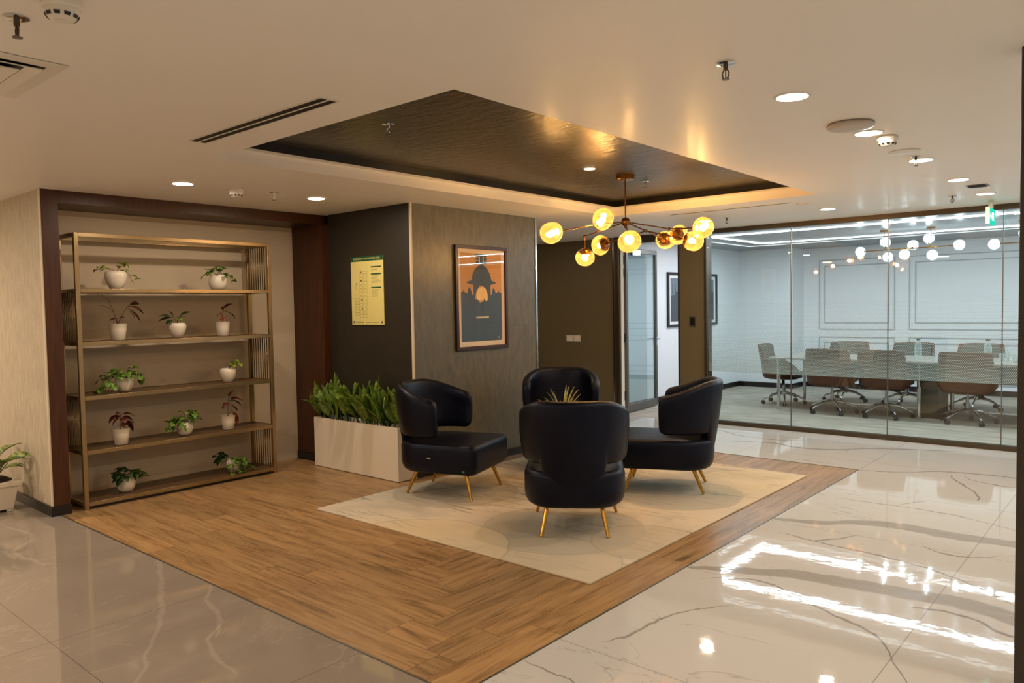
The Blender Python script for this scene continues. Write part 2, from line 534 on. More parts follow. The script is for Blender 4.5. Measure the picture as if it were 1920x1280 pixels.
def mat_globe(name, tint, trans, glow, k):
    a = N(name)
    co = a.coord()
    nz = a.noise(co, 14, 3)
    fr = a.fresnel(1.45, a.bump(nz, 0.2, 0.02))
    lw = a.n('ShaderNodeLayerWeight', ins={0: 0.35}).outputs[1]
    tr = a.n('ShaderNodeBsdfTransparent', ins={0: a.mix(lw, (*trans, 1), (*tint, 1))})
    tl = a.n('ShaderNodeBsdfTranslucent', ins={0: (*glow, 1)})
    gl = a.n('ShaderNodeBsdfGlossy', ins={0: (1, 1, 1, 1), 'Roughness': 0.05})
    m1 = a.n('ShaderNodeMixShader', ins={0: a.math('ADD', k * 0.6, a.math('MULTIPLY', lw, k)), 1: tr.outputs[0], 2: tl.outputs[0]})
    m2 = a.n('ShaderNodeMixShader', ins={0: fr, 1: m1.outputs[0], 2: gl.outputs[0]})
    return a.finish(m2.outputs[0])
def mat_bronze(name, rgb, rough=0.28):
    a = N(name)
    co = a.coord()
    nz = a.noise(a.mapping(co, (1, 1, 30)), 14, 3)
    a.principled(a.mix(nz, srgb(*[int(c * 0.96) for c in rgb]), srgb(*rgb)), rough, 0.85)
    return a.m
def mat_leaf(name, c1, c2, edge=None, rough=0.4):
    a = N(name)
    co = a.coord()
    n1 = a.noise(co, 34, 3, 0.6)
    col = a.ramp(n1, [(0.35, c1), (0.65, c2)])
    a.principled(col, rough, 0, None, 0.4)
    return a.m

M = {}
M['ceil'] = mat_ceiling()
M['tray'] = mat_tray()
M['mceil'] = simple('grey_ceiling_paint', (122, 122, 124), 0.22, bump=0.05, bscale=4)
M['beige'] = mat_plaster('beige_textured_wallpaper', srgb(174, 160, 138), srgb(204, 189, 164))
M['alcove'] = simple('alcove_paint', (206, 188, 160), 0.6, var=0.03, vscale=3)
M['greywall'] = mat_plaster('dark_taupe_paint', srgb(42, 36, 27), srgb(47, 41, 31), (2, 2, 2), 0.5, 0.05)
M['greystone'] = mat_plaster('grey_concrete_wallpaper', srgb(88, 85, 72), srgb(112, 108, 92), (5, 5, 1.5), 0.36, 0.3, 0.5)
M['taupe'] = simple('olive_brown_paint', (108, 97, 70), 0.5, var=0.04)
M['mahog'] = mat_wood_panel()
M['oak'] = mat_wood_floor()
M['marble'] = mat_marble()
M['tile'] = mat_grey_tile()
M['rug'] = mat_rug()
M['carpet'] = mat_carpet()
M['white'] = simple('white_wall_paint', (232, 234, 238), 0.45, var=0.02, vscale=2)
M['mould'] = simple('shaded_moulding', (176, 180, 184), 0.5, var=0.02)  # greyer than the wall: shadow of the grooves put into the colour
M['black'] = simple('black_skirting', (20, 18, 18), 0.3)
M['darkmetal'] = simple('dark_bronze_aluminium', (84, 74, 60), 0.35, 0.6)
M['postwood'] = simple('dark_brown_post', (50, 40, 30), 0.4)
M['greymetal'] = simple('grey_aluminium', (112, 110, 104), 0.35, 0.7)
M['paletrim'] = simple('pale_metal_trim', (226, 212, 186), 0.4, var=0.02)
M['chrome'] = simple('polished_chrome', (210, 212, 214), 0.12, 1.0, var=0.02)
M['glass'] = mat_glass(tint=(0.90, 0.955, 0.945), refl=1.1)
M['doorglass'] = mat_glass('door_glass', (0.82, 0.90, 0.91), 1.6)
M['film'] = mat_film()
M['bronze'] = mat_bronze('brushed_bronze', (166, 142, 104), 0.27)
M['shelfwood'] = simple('brown_shelf_veneer', (96, 70, 44), 0.35, var=0.15)
M['gold'] = simple('brass_leg', (196, 150, 66), 0.22, 0.95, var=0.03)
M['brass'] = simple('aged_brass', (150, 104, 50), 0.25, 0.95, var=0.05)
M['leather'] = simple('black_leather', (0.0022, 0.0024, 0.0065), 0.40, 0, 0.30, var=0.1, bump=0.15, bscale=140, **{'Specular Tint': (0.62, 0.70, 1.0, 1)})
M['pot'] = simple('white_ceramic', (228, 218, 200), 0.3, var=0.02)
M['planter'] = simple('white_painted_planter', (236, 224, 204), 0.4, var=0.02)
M['plastic'] = simple('white_plastic', (226, 220, 208), 0.4, var=0.02)
M['dlring'] = simple('white_trim_ring', (235, 228, 215), 0.4, var=0.01)
M['slot'] = simple('black_slot', (10, 10, 14), 0.5)
M['soil'] = simple('potting_soil', (38, 24, 16), 0.9, var=0.3, vscale=80, bump=0.8)
M['leafg'] = mat_leaf('green_pothos_leaf', srgb(64, 100, 30), srgb(120, 158, 54))
M['leafd'] = mat_leaf('dark_green_leaf', srgb(22, 52, 20), srgb(56, 88, 36))
M['leafy'] = mat_leaf('lime_leaf', srgb(120, 140, 40), srgb(176, 190, 70))
M['leafr'] = mat_leaf('burgundy_leaf', srgb(58, 26, 22), srgb(106, 52, 38))
M['leafred'] = mat_leaf('red_green_leaf', srgb(160, 52, 34), srgb(96, 70, 40))
M['leafp'] = mat_leaf('broad_green_leaf', srgb(58, 88, 26), srgb(122, 146, 52), rough=0.32)
M['leafv'] = mat_leaf('variegated_leaf', srgb(52, 78, 34), srgb(170, 184, 104))
M['stem'] = mat_leaf('plant_stem', srgb(70, 60, 34), srgb(96, 92, 46))
M['spider'] = mat_leaf('pale_striped_leaf', srgb(120, 128, 50), srgb(206, 200, 128))
M['cbrown'] = simple('tan_leather', (92, 54, 32), 0.45, var=0.08)
M['cgrey'] = simple('grey_chair_fabric', (92, 90, 84), 0.7, var=0.08, vscale=40)
M['alu'] = simple('polished_aluminium', (186, 186, 188), 0.2, 0.95, var=0.03)
M['blackpl'] = simple('black_plastic', (18, 18, 20), 0.4)
M['tabletop'] = simple('pale_table_top', (168, 158, 150), 0.25, var=0.04)
M['darkpanel'] = simple('dark_table_panel', (52, 54, 54), 0.4)
M['dl'] = emit('downlight_diffuser', (1.0, 0.93, 0.82), 14)
M['strip'] = emit('led_strip', (0.93, 0.96, 1.0), 10)
M['edgeglow'] = emit('ceiling_edge_glow', (0.95, 0.96, 1.0), 1.1)  # reflected light on the outer ceiling edges, put in as emission
M['bulbw'] = emit('warm_bulb', (1.0, 0.68, 0.36), 380)
M['bulbc'] = emit('cool_bulb', (0.80, 0.91, 1.0), 150)
M['globe'] = mat_globe('amber_glass', (0.92, 0.50, 0.13), (1.0, 0.80, 0.46), (1.0, 0.55, 0.16), 0.085)
M['globec'] = mat_globe('clear_globe_glass', (0.70, 0.86, 0.92), (0.97, 0.99, 1.0), (0.8, 0.95, 1.0), 0.12)
M['bottle'] = mat_globe('bottle_glass', (0.75, 0.85, 0.85), (0.96, 0.98, 0.98), (0.9, 1.0, 1.0), 0.3)
M['frame'] = simple('dark_brown_frame', (58, 30, 24), 0.35)
M['bframe'] = simple('black_frame', (26, 26, 30), 0.35)
M['mat_board'] = simple('cream_mat_board', (236, 214, 186), 0.7, var=0.01)
M['pw'] = simple('white_mat_board', (228, 228, 228), 0.7, var=0.01)
M['p_orange'] = simple('print_orange', (206, 148, 62), 0.6, var=0.12, vscale=5)
M['p_glow'] = simple('print_pale_orange', (246, 206, 124), 0.6, var=0.1, vscale=8)
M['p_dark'] = simple('print_charcoal', (44, 50, 54), 0.5, var=0.05)
M['p_cream'] = simple('print_cream', (220, 200, 150), 0.6)
M['p_grey'] = simple('print_grey', (110, 122, 134), 0.6)
M['planp'] = simple('yellow_plan_sheet', (224, 210, 130), 0.5, var=0.03)
M['plang'] = simple('plan_green', (24, 78, 48), 0.5)
M['plant_ink'] = simple('plan_ink', (60, 66, 44), 0.6)
M['plan_faint'] = simple('plan_faint_ink', (168, 156, 96), 0.6)
M['exitg'] = emit('exit_sign_green', (0.02, 0.62, 0.42), 1.1)
M['exitw'] = emit('exit_sign_white', (0.9, 1.0, 0.97), 1.6)
M['picglass'] = mat_glass('picture_glass', (1, 1, 1), 0.9)

# ------------------------------------------------------------------ the setting: floors
struct('floor', box(BM(), -9, -2.054, -3, 2.015, -0.1, 0), M['tile'])
struct('floor', box(BM(), -8.0, -2.054, 2.015, 7.06, -0.1, 0), M['oak'])
b = BM()
box(b, -2.054, 3, -3, YG, -0.1, 0)
box(b, -8.0, -2.054, 7.06, YG, -0.1, 0)
struct('floor', b, M['marble'])
struct('floor', box(BM(), -5.87, 3, YG, 13.65, -0.1, 0.002), M['carpet'])
b = BM()
box(b, -6.24, -2.048, 2.009, 2.017, 0.0, 0.003)
box(b, -2.058, -2.050, 2.015, 7.066, 0.0, 0.003)
box(b, -5.0, -2.05, 7.060, 7.066, 0.0, 0.003)
struct('trim_1', b, M['greymetal'])

# ceiling with rectangular opening
TX0, TX1, TY0, TY1 = -4.36, -2.30, 2.31, 6.70
b = BM()
box(b, -9, TX0, -3, YG, ZC, ZC + 0.3)
box(b, TX1, 3, -3, YG, ZC, ZC + 0.3)
box(b, TX0, TX1, -3, TY0, ZC, ZC + 0.3)
box(b, TX0, TX1, TY1, YG, ZC, ZC + 0.3)
struct('ceiling', b, M['ceil'])
b = BM()     # raised dark panel
box(b, TX0 - 0.02, TX1 + 0.02, TY0 - 0.02, TY1 + 0.02, 2.575, 2.60)
struct('ceiling', b, M['tray'])
b = BM()     # black shadow gap above the beige upstand
for x0, x1, y0, y1 in ((TX0, TX0 + 0.012, TY0, TY1), (TX1 - 0.012, TX1, TY0, TY1), (TX0 + .012, TX1 - .012, TY0, TY0 + 0.012), (TX0 + .012, TX1 - .012, TY1 - 0.012, TY1)):
    box(b, x0, x1, y0, y1, 2.520, 2.574)
struct('trim_2', b, M['black'])
b = BM()     # thin lip
for x0, x1, y0, y1 in ((TX0, TX0 + 0.02, TY0, TY1), (TX1 - 0.02, TX1, TY0, TY1), (TX0 + .02, TX1 - .02, TY0, TY0 + 0.02), (TX0 + .02, TX1 - .02, TY1 - 0.02, TY1)):
    box(b, x0, x1, y0, y1, 2.505, 2.519)
struct('trim_3', b, M['plastic'])
struct('ceiling', box(BM(), -5.87, 3, YG + 0.06, 13.65, ZM, ZM + 0.25), M['mceil'])

# walls
struct('wall_left', box(BM(), -9, -6.255, 1.965, 2.07, 0, ZC), M['beige'])
struct('wall_back', box(BM(), -9.1, 3.1, -3.1, -3, 0, ZC), M['pot'])
struct('wall_west', box(BM(), -9.1, -9, -3, 1.965, 0, ZC), M['pot'])
struct('wall_right', box(BM(), 3, 3.1, -3, 13.65, 0, ZM), M['white'])
struct('wall_alcove', box(BM(), -6.80, -6.70, 2.07, 4.45, 0, ZC), M['alcove'])
struct('wall_column_left', box(BM(), -6.20, -5.012, 4.45, 4.47, 0, ZC), M['greywall'])
struct('wall_column', box(BM(), -6.8, -5.012, 4.47, 6.17, 0, ZC), M['greywall'])
struct('wall_column_right', box(BM(), -5.012, -5.0, 4.462, 6.165, 0, ZC), M['greystone'])
struct('wall_corridor', box(BM(), -8.1, -8.0, 4.45, YG, 0, ZC), M['taupe'])
struct('wall_far', box(BM(), -8.0, -5.74, YG, YG + 0.1, 0, ZC), M['taupe'])
struct('wall_pillar', box(BM(), -4.74, -4.37, YG, YG + 0.12, 0, ZC), M['taupe'])
struct('wall_meeting_left', box(BM(), -5.97, -5.87, YG + 0.1, 13.1, 0, ZM), M['white'])
struct('wall_meeting_corner', box(BM(), -5.97, -4.90, 13.1, 13.75, 0, ZM), M['white'])
struct('wall_meeting_far', box(BM(), -4.90, 3, 13.65, 13.75, 0, ZM), M['white'])

# corner trims
struct('trim_4', box(BM(), -6.262, -6.25, 1.958, 1.972, 0.07, ZC), M['paletrim'])
struct('trim_5', box(BM(), -5.014, -4.994, 4.446, 4.462, 0, ZC), M['paletrim'])
struct('trim_6', box(BM(), -5.03, -4.992, 6.165, 6.19, 0, ZC), M['chrome'])

# mahogany frame around the alcove
b = BM()
box(b, -6.70, -6.25, 2.07, 2.085, 0.07, 2.335)
box(b, -6.262, -6.245, 1.972, 2.085, 0.07, ZC)
struct('trim_7', b, M['mahog'])
struct('trim_8', box(BM(), -6.70, -6.245, 2.085, 4.45, 2.335, ZC), M['mahog'])
struct('trim_9', box(BM(), -6.70, -6.20, 4.37, 4.45, 0.07, 2.335), M['mahog'])

# skirtings
struct('baseboard_left', box(BM(), -9, -6.25, 1.952, 1.966, 0, 0.075), M['black'])
b = BM()
box(b, -6.25, -6.235, 1.952, 2.09, 0, 0.075)
struct('baseboard_jamb', b, M['black'])
struct('baseboard_alcove', box(BM(), -6.70, -6.19, 4.36, 4.46, 0, 0.075), M['black'])
struct('baseboard_column', box(BM(), -5.0, -4.988, 4.46, 6.17, 0, 0.075), M['black'])
struct('baseboard_meeting_left', box(BM(), -5.87, -5.855, YG + 0.1, 13.1, 0, 0.09), M['black'])
b = BM()
box(b, -5.87, -4.885, 13.085, 13.1, 0, 0.09)
box(b, -4.90, -4.885, 13.1, 13.65, 0, 0.09)
struct('baseboard_meeting_corner', b, M['black'])
struct('baseboard_meeting_far', box(BM(), -4.885, 3, 13.635, 13.65, 0, 0.09), M['black'])

# panel mouldings on the far meeting room wall
def panel_frame(b, x0, x1, z0, z1, y=13.65, t=0.016, d=0.012):
    box(b, x0, x1, y - d, y, z0, z0 + t)
    box(b, x0, x1, y - d, y, z1 - t, z1)
    box(b, x0, x0 + t, y - d, y, z0 + t, z1 - t)
    box(b, x1 - t, x1, y - d, y, z0 + t, z1 - t)
k = 10
for x0, x1 in ((-4.63, -3.40), (-3.19, -1.05), (-0.85, 1.3), (1.5, 2.8)):
    b = BM()
    panel_frame(b, x0, x1, 1.02, 2.23)
    panel_frame(b, x0 + 0.09, x1 - 0.09, 1.13, 2.13)
    panel_frame(b, x0, x1, 0.16, 0.90)
    panel_frame(b, x0 + 0.09, x1 - 0.09, 0.27, 0.80)
    struct('trim_%d' % k, b, M['mould'])
    k += 1

# glass partition: head and sill channels, panes with dotted film
b = BM()
box(b, -4.37, 3, YG - 0.02, YG + 0.06, 0.0, 0.05)
struct('trim_14', b, M['darkmetal'])
b = BM()
box(b, -4.37, 3, YG - 0.02, YG + 0.06, ZC - 0.055, ZC + 0.05)
struct('trim_15', b, M['darkmetal'])
struct('trim_16', box(BM(), -4.385, -4.355, YG - 0.03, YG + 0.12, 0, ZC), M['darkmetal'])
xs = [-4.355, -3.31, -2.265, -1.22, -0.175, 0.87, 1.915, 2.96]
for i in range(7):
    g = struct('window_%d' % (i + 1), box(BM(), xs[i] + 0.002, xs[i + 1] - 0.002, YG + 0.014, YG + 0.026, 0.05, ZC - 0.055), M['glass'])
    film_z0 = 0.655
    b = BM()
    box(b, xs[i] + 0.003, xs[i + 1] - 0.003, YG + 0.0262, YG + 0.0266, film_z0, 1.5)
    obj('privacy_film', b, M['film'], g)
    if i:
        b = BM()
        box(b, xs[i] - 0.004, xs[i] + 0.004, YG + 0.012, YG + 0.028, 0.05, ZC - 0.055)
        obj('joint', b, M['greymetal'], g)

# door opening: frame, header, open glazed leaf
b = BM()
box(b, -5.74, -5.70, YG - 0.012, YG + 0.12, 0, ZC)
box(b, -5.70, -5.66, YG + 0.0, YG + 0.12, 0, ZC)
box(b, -4.765, -4.74, YG - 0.0, YG + 0.12, 0, ZC)
box(b, -5.66, -4.765, YG, YG + 0.12, 2.33, ZC)
struct('trim_17', b, M['darkmetal'])
struct('trim_18', box(BM(), -5.745, -5.728, YG - 0.02, YG - 0.012, 0, ZC), M['chrome'])
struct('trim_19', box(BM(), -5.656, -5.642, YG + 0.03, YG + 0.10, 0.02, 2.3), M['plastic'])
leaf = bpy.data.objects.new('door_1', None)
COL.objects.link(leaf)
leaf['kind'] = 'structure'
leaf.location = (-5.63, YG + 0.11, 0)
leaf.rotation_euler = (0, 0, math.radians(95))
LW, LH = 0.98, 2.29
b = BM()
box(b, 0, 0.05, -0.022, 0.022, 0.02, LH)
box(b, LW - 0.05, LW, -0.022, 0.022, 0.02, LH)
box(b, 0.05, LW - 0.05, -0.022, 0.022, 0.02, 0.12)
box(b, 0.05, LW - 0.05, -0.022, 0.022, LH - 0.06, LH)
obj('door_frame', b, M['greymetal'], leaf, bevel=0.003)
obj('glass_pane', box(BM(), 0.05, LW - 0.05, -0.006, 0.006, 0.12, LH - 0.06), M['doorglass'], leaf)
b = BM()
for s in (1, -1):
    tube(b, [(LW - 0.03, s * 0.022, 1.0), (LW - 0.03, s * 0.07, 1.0), (LW - 0.15, s * 0.075, 1.0)], 0.009)
box(b, LW - 0.045, LW - 0.015, -0.03, 0.03, 0.90, 1.03)
obj('door_handle', b, M['chrome'], leaf, smooth=True, auto=40)
for z in (0.25, 1.05, 1.95, 2.12):
    b = BM()
    lathe(b, [(0.014, -0.06), (0.014, 0.06)], (-0.006, 0.012, z), 12)
    obj('hinge', b, M['blackpl'], leaf, smooth=True, auto=40)
b = BM()
box(b, 0.12, 0.36, -0.06, -0.022, LH - 0.10, LH - 0.03)
tube(b, [(0.3, -0.05, LH - 0.02), (0.05, -0.16, LH - 0.02)], 0.008)
obj('door_closer', b, M['chrome'], leaf)

# dark post at the right edge of the view
struct('trim_20', box(BM(), -0.418, -0.34, 3.38, 3.47, 0, ZC), M['postwood'], bevel=0.004)

# ------------------------------------------------------------------ ceiling fittings
dl_n = [0]
def downlight(x, y, z, label, power=POW_DL, group='recessed round downlights', color=WARM, r=0.068):
    t = thing('downlight', label, 'downlight', (x, y, z), 0, group)
    b = BM()
    lathe(b, [(r, -0.001), (r, -0.007), (r + 0.012, -0.007), (r + 0.014, -0.0005)], n=32, cap=False)
    obj('trim_ring', b, M['dlring'], t, smooth=True, auto=40)
    b = BM()
    lathe(b, [(r - 0.001, -0.0005), (r - 0.001, -0.004)], n=32)
    obj('diffuser', b, M['dl'], t)
    area('lamp', t, (0, 0, -0.0055), 2 * r - 0.004, power, color)
    return t
DL = [(-1.287, 3.44, 'nearest and largest round downlight in the row over the white marble'),
      (-1.255, 4.475, 'second downlight in the marble row, tucked against the flat round disc'),
      (-1.24, 5.585, 'third downlight in the marble row, beside a small sprinkler'),
      (-1.228, 6.71, 'fourth downlight in the marble row, before the square vent'),
      (-1.215, 7.77, 'downlight in the marble row just in front of the exit sign'),
      (-2.565, 7.80, 'downlight by the glass wall, right of the end of the thin ceiling slot'),
      (-3.91, 7.83, 'downlight seen behind the amber chandelier globes, left of the thin ceiling slot'),
      (-5.25, 7.83, 'downlight hidden behind the column near the switches'),
      (-5.34, 2.60, 'left round downlight in front of the plant shelf alcove'),
      (-5.32, 3.71, 'round downlight nearest the dark mahogany corner of the alcove')]
for x, y, l in DL[:7] + DL[8:]:
    downlight(x, y, ZC, l, POW_DL if x > -5 else 11.0)

# unseen lamps outside the view, added to light the lobby
for x, y in ((1.0, 6.7), (1.0, 3.4), (1.0, 0.8), (-1.2, -0.6), (-3.6, -0.6), (-6.0, -0.6), (-8.0, 0.4), (-6.9, 7.3)):
    t = thing('downlight', 'unseen round downlight added outside the view to light the lobby', 'downlight', (x, y, ZC), 0, 'unseen downlights added to light the lobby')
    b = BM()
    lathe(b, [(0.1, -0.001), (0.1, -0.008), (0.115, -0.008), (0.117, -0.0005)], n=24, cap=False)
    obj('trim_ring', b, M['dlring'], t)
    area('lamp', t, (0, 0, -0.006), 0.2, 40 if y < 0.5 and x < -3 else (24 if y < 0 else (8 if x < -6 else POW_BACK)), WARM)

def sprinkler(x, y, z, label, mat, s=1.0):
    t = thing('sprinkler', label, 'sprinkler', (x, y, z), 0, 'ceiling sprinklers')
    b = BM()
    lathe(b, [(0.036 * s, -0.0005), (0.036 * s, -0.004), (0.02 * s, -0.007), (0.012 * s, -0.007)], n=20)
    obj('flange', b, M['chrome'], t, smooth=True, auto=40)
    b = BM()
    lathe(b, [(0.009 * s, -0.007), (0.009 * s, -0.028)], n=12)
    for sx in (-1, 1):
        tube(b, [(sx * 0.007 * s, 0, -0.026), (sx * 0.014 * s, 0, -0.04), (sx * 0.011 * s, 0, -0.055), (0, 0, -0.062)], 0.0026 * s, 6)
    tube(b, [(0, 0, -0.028), (0, 0, -0.058)], 0.0022 * s, 6)
    obj('body', b, mat, t, smooth=True, auto=40)
    b = BM()
    lathe(b, [(0.002 * s, -0.060), (0.015 * s, -0.061), (0.015 * s, -0.064), (0.002 * s, -0.064)], n=12)
    obj('deflector', b, M['greymetal'], t)
    return t
sprinkler(-1.301, 2.79, ZC, 'sprinkler head on the bare ceiling, nearest the camera on the right', M['darkmetal'])
sprinkler(-2.72, 0.815, ZC, 'sprinkler head at the upper left, above the square air grille', M['darkmetal'])
sprinkler(-5.27, 3.29, ZC, 'small sprinkler between the two alcove downlights', M['plastic'])
sprinkler(-3.61, 7.75, ZC, 'tiny sprinkler beyond the chandelier near the glass wall', M['darkmetal'])
sprinkler(-1.46, 7.73, ZC, 'small dark sprinkler left of the exit sign', M['darkmetal'])
sprinkler(-1.235, 5.43, ZC, 'sprinkler hanging beside the third marble row downlight', M['darkmetal'], 0.8)
sprinkler(-3.43, 2.90, 2.575, 'chrome sprinkler at the dark near end of the ceiling recess', M['chrome'])
sprinkler(-3.437, 5.777, 2.575, 'chrome sprinkler in the ceiling recess beside the chandelier mount', M['chrome'])

def smoke(x, y, z, label):
    t = thing('smoke_detector', label, 'smoke detector', (x, y, z), 0, 'smoke detectors')
    b = BM()
    lathe(b, [(0.054, -0.0005), (0.056, -0.018), (0.050, -0.024)], n=28)
    obj('base', b, M['plastic'], t, smooth=True, auto=40)
    b = BM()
    lathe(b, [(0.047, -0.024), (0.045, -0.040), (0.036, -0.052), (0.022, -0.056), (0.018, -0.054), (0.001, -0.054)], n=28)
    obj('sensor_head', b, M['plastic'], t, smooth=True, auto=40)
    b = BM()
    for k in range(10):
        a_ = 2 * PI * k / 10
        c, s = math.cos(a_), math.sin(a_)
        p = Vector((c * 0.0445, s * 0.0445, -0.044))
        tvec = Vector((-s, c, 0)) * 0.009
        n_ = Vector((c, s, -0.7)).normalized() * 0.002
        prism(b, [p - tvec + Vector((0, 0, 0.004)), p + tvec + Vector((0, 0, 0.004)), p + tvec * .8 + Vector((-c * .005, -s * .005, -0.005)), p - tvec * .8 + Vector((-c * .005, -s * .005, -0.005))], n_)
    obj('vent_slots', b, M['slot'], t)
smoke(-1.205, 4.66, ZC, 'round smoke detector with slots, in the row over the white marble')
smoke(-2.49, 0.865, ZC, 'smoke detector cut off by the top left of the view')
smoke(-5.36, 3.02, ZC, 'small smoke detector between the two alcove downlights')

b = BM()
lathe(b, [(0.108, -0.0005), (0.110, -0.006), (0.118, -0.010), (0.112, -0.022), (0.08, -0.03), (0.001, -0.032)], n=40)
o = obj('access_point', b, simple('grey_white_plastic', (196, 184, 172), 0.4), smooth=True)
o.location = (-1.262, 4.19, ZC)
tag(o, 'large flat round grey white disc mounted on the ceiling before the second downlight', 'ceiling disc')
b = BM()
lathe(b, [(0.092, -0.0005), (0.092, -0.004), (0.074, -0.006), (0.001, -0.005)], n=40)
o = obj('ceiling_speaker', b, M['plastic'], smooth=True, auto=40)
o.location = (-1.25, 5.21, ZC)
tag(o, 'flush round speaker disc in the ceiling behind the slotted smoke detector', 'speaker')
b = BM()
lathe(b, [(0.045, -0.0005), (0.045, -0.006), (0.001, -0.008)], n=24)
o = obj('recessed_spotlight', b, emit('soft_spot', (1.0, 0.85, 0.62), 1.4), smooth=True, auto=40)
o.location = (-3.44, 4.94, 2.575)
tag(o, 'small pale disc light set in the dark recessed ceiling panel', 'light')
b = BM()
lathe(b, [(0.05, -0.0005), (0.05, -0.012), (0.001, -0.014)], n=24)
o = obj('round_cover', b, M['plastic'], smooth=True, auto=40)
o.location = (-2.60, 7.2, ZC)
tag(o, 'small round cover at the right end of the thin ceiling slot', 'ceiling cover')
t = thing('ceiling_vent', 'small square dark ceiling vent before the exit sign', 'vent', (-1.18, 7.2, ZC))
obj('frame', box(BM(), -0.075, 0.075, -0.075, 0.075, -0.006, -0.0005), M['darkmetal'], t)
b = BM()
for k in range(5):
    box(b, -0.06, 0.06, -0.055 + k * 0.025, -0.045 + k * 0.025, -0.010, -0.006)
obj('louvre', b, M['slot'], t)

def slot_diffuser(x0, x1, y0, y1, label, n=2):
    t = thing('slot_diffuser', label, 'air diffuser', ((x0 + x1) / 2, (y0 + y1) / 2, ZC))
    hx, hy = (x1 - x0) / 2, (y1 - y0) / 2
    obj('frame', box(BM(), -hx - 0.012, hx + 0.012, -hy - 0.010, hy + 0.010, -0.003, -0.0005), M['plastic'], t)
    wdt = 2 * hy / (n * 1.5 - 0.5 if n > 1 else 1)
    for k in range(n):
        y = -hy + k * wdt * 1.5
        obj('slot', box(BM(), -hx, hx, y, y + wdt, -0.0042, -0.003), M['slot'], t)
slot_diffuser(-3.985, -2.805, 1.995, 2.075, 'white linear air diffuser with two black slots beside the dark ceiling recess')
slot_diffuser(-3.89, -2.66, 7.035, 7.06, 'thin single dark ceiling slot between chandelier and glass wall', 1)

# square four way air grille, upper left
t = thing('air_grille', 'square white four way air conditioning grille at the upper left edge', 'air grille', (-3.41, 0.795, ZC))
b = BM()
panel = 0.30
def sq_ring(b, r0, r1, z0, z1):
    for q in range(4):
        rot = Matrix.Rotation(q * PI / 2, 3, 'Z')
        pts = [(-r0, r0, z0), (r0, r0, z0), (r1, r1, z1), (-r1, r1, z1)]
        prism(b, [rot @ Vector(p) for p in pts], (0, 0, 0.004))
sq_ring(b, 0.30, 0.245, -0.006, -0.008)
obj('frame', b, M['plastic'], t)
obj('backing', box(BM(), -0.245, 0.245, -0.245, 0.245, -0.003, -0.0005), M['slot'], t)
for r0, r1 in ((0.235, 0.19), (0.175, 0.13), (0.115, 0.07), (0.055, 0.02)):
    b = BM()
    sq_ring(b, r0, r1, -0.018, -0.006)
    obj('louvre', b, M['plastic'], t)

# exit sign
t = thing('exit_sign', 'green exit sign hung from a white mount before the glass wall', 'exit sign', (-1.26, 8.36, ZC))
b = BM()
lathe(b, [(0.02, -0.001), (0.022, -0.03), (0.022, -0.075), (0.014, -0.08)], n=14)
obj('mount', b, M['plastic'], t, smooth=True, auto=40)
obj('panel', box(BM(), -0.012, 0.012, -0.16, 0.16, -0.225, -0.08), M['exitg'], t)
obj('edge_cap', box(BM(), -0.016, 0.016, -0.172, -0.161, -0.23, -0.075), M['plastic'], t)
for s in (1, -1):
    b = BM()
    X = s * 0.0135
    e = lambda pts: prism(b, [(X, y, z) for y, z in pts], (s * 0.001, 0, 0))
    e([(-0.03, -0.19), (0.07, -0.19), (0.07, -0.115), (-0.03, -0.115)])       # doorway
    e([(-0.13, -0.155), (-0.095, -0.125), (-0.095, -0.145), (-0.05, -0.145), (-0.05, -0.165), (-0.095, -0.165), (-0.095, -0.185)])   # arrow
    obj('pictogram', b, M['exitw'], t)
    b = BM()
    X = s * 0.0146
    sphere(b, (X, 0.012, -0.13), 0.008, 10, 6, (0.2, 1, 1))
    e([(0.015, -0.14), (0.032, -0.14), (0.03, -0.16), (0.045, -0.18), (0.035, -0.185), (0.02, -0.165), (0.0, -0.185), (-0.01, -0.18), (0.012, -0.16)])
    obj('running_figure', b, M['exitg'], t)

# meeting room LED strips, and outer ceiling edges made to glow
def led(x0, x1, y0, y1, label, mat='strip', power=POW_STRIP):
    cx, cy = (x0 + x1) / 2, (y0 + y1) / 2
    t = thing('led_strip', label, 'led strip light', (cx, cy, ZM), 0, 'linear led lights of the meeting room')
    hx, hy = (x1 - x0) / 2, (y1 - y0) / 2
    obj('diffuser', box(BM(), -hx, hx, -hy, hy, -0.008, -0.0005), M[mat], t)
    L = max(x1 - x0, y1 - y0)
    if power:
        area('lamp', t, (0, 0, -0.0095), 2 * hx, power * L, COOL, 2 * hy, 'RECTANGLE')
    return t
SW = 0.04
led(-4.86, 2.6, 9.95, 9.95 + SW, 'bright led line nearest the glass, parallel to it')
led(-4.86, 2.6, 11.72, 11.72 + SW, 'bright led line beyond the table, parallel to the far wall')
led(-4.90, -4.86, 9.95, 11.72 + SW, 'short bright led line at the left end of the lit rectangle')
led(-5.25, 2.8, 9.34, 9.34 + SW * 0.7, 'thin outer ceiling edge closest to the glass partition, reflected light added as glow', 'edgeglow', 0.35)  # outer edges only reflect; glow and a weak lamp are added
led(-5.25, 2.8, 12.17, 12.17 + SW * 0.7, 'thin outer ceiling edge closest to the far wall, reflected light added as glow', 'edgeglow', 0.35)
led(-5.28, -5.25, 9.34, 12.17 + SW * 0.7, 'short thin outer ceiling edge beside the left meeting room wall, reflected light added as glow', 'edgeglow', 0.35)

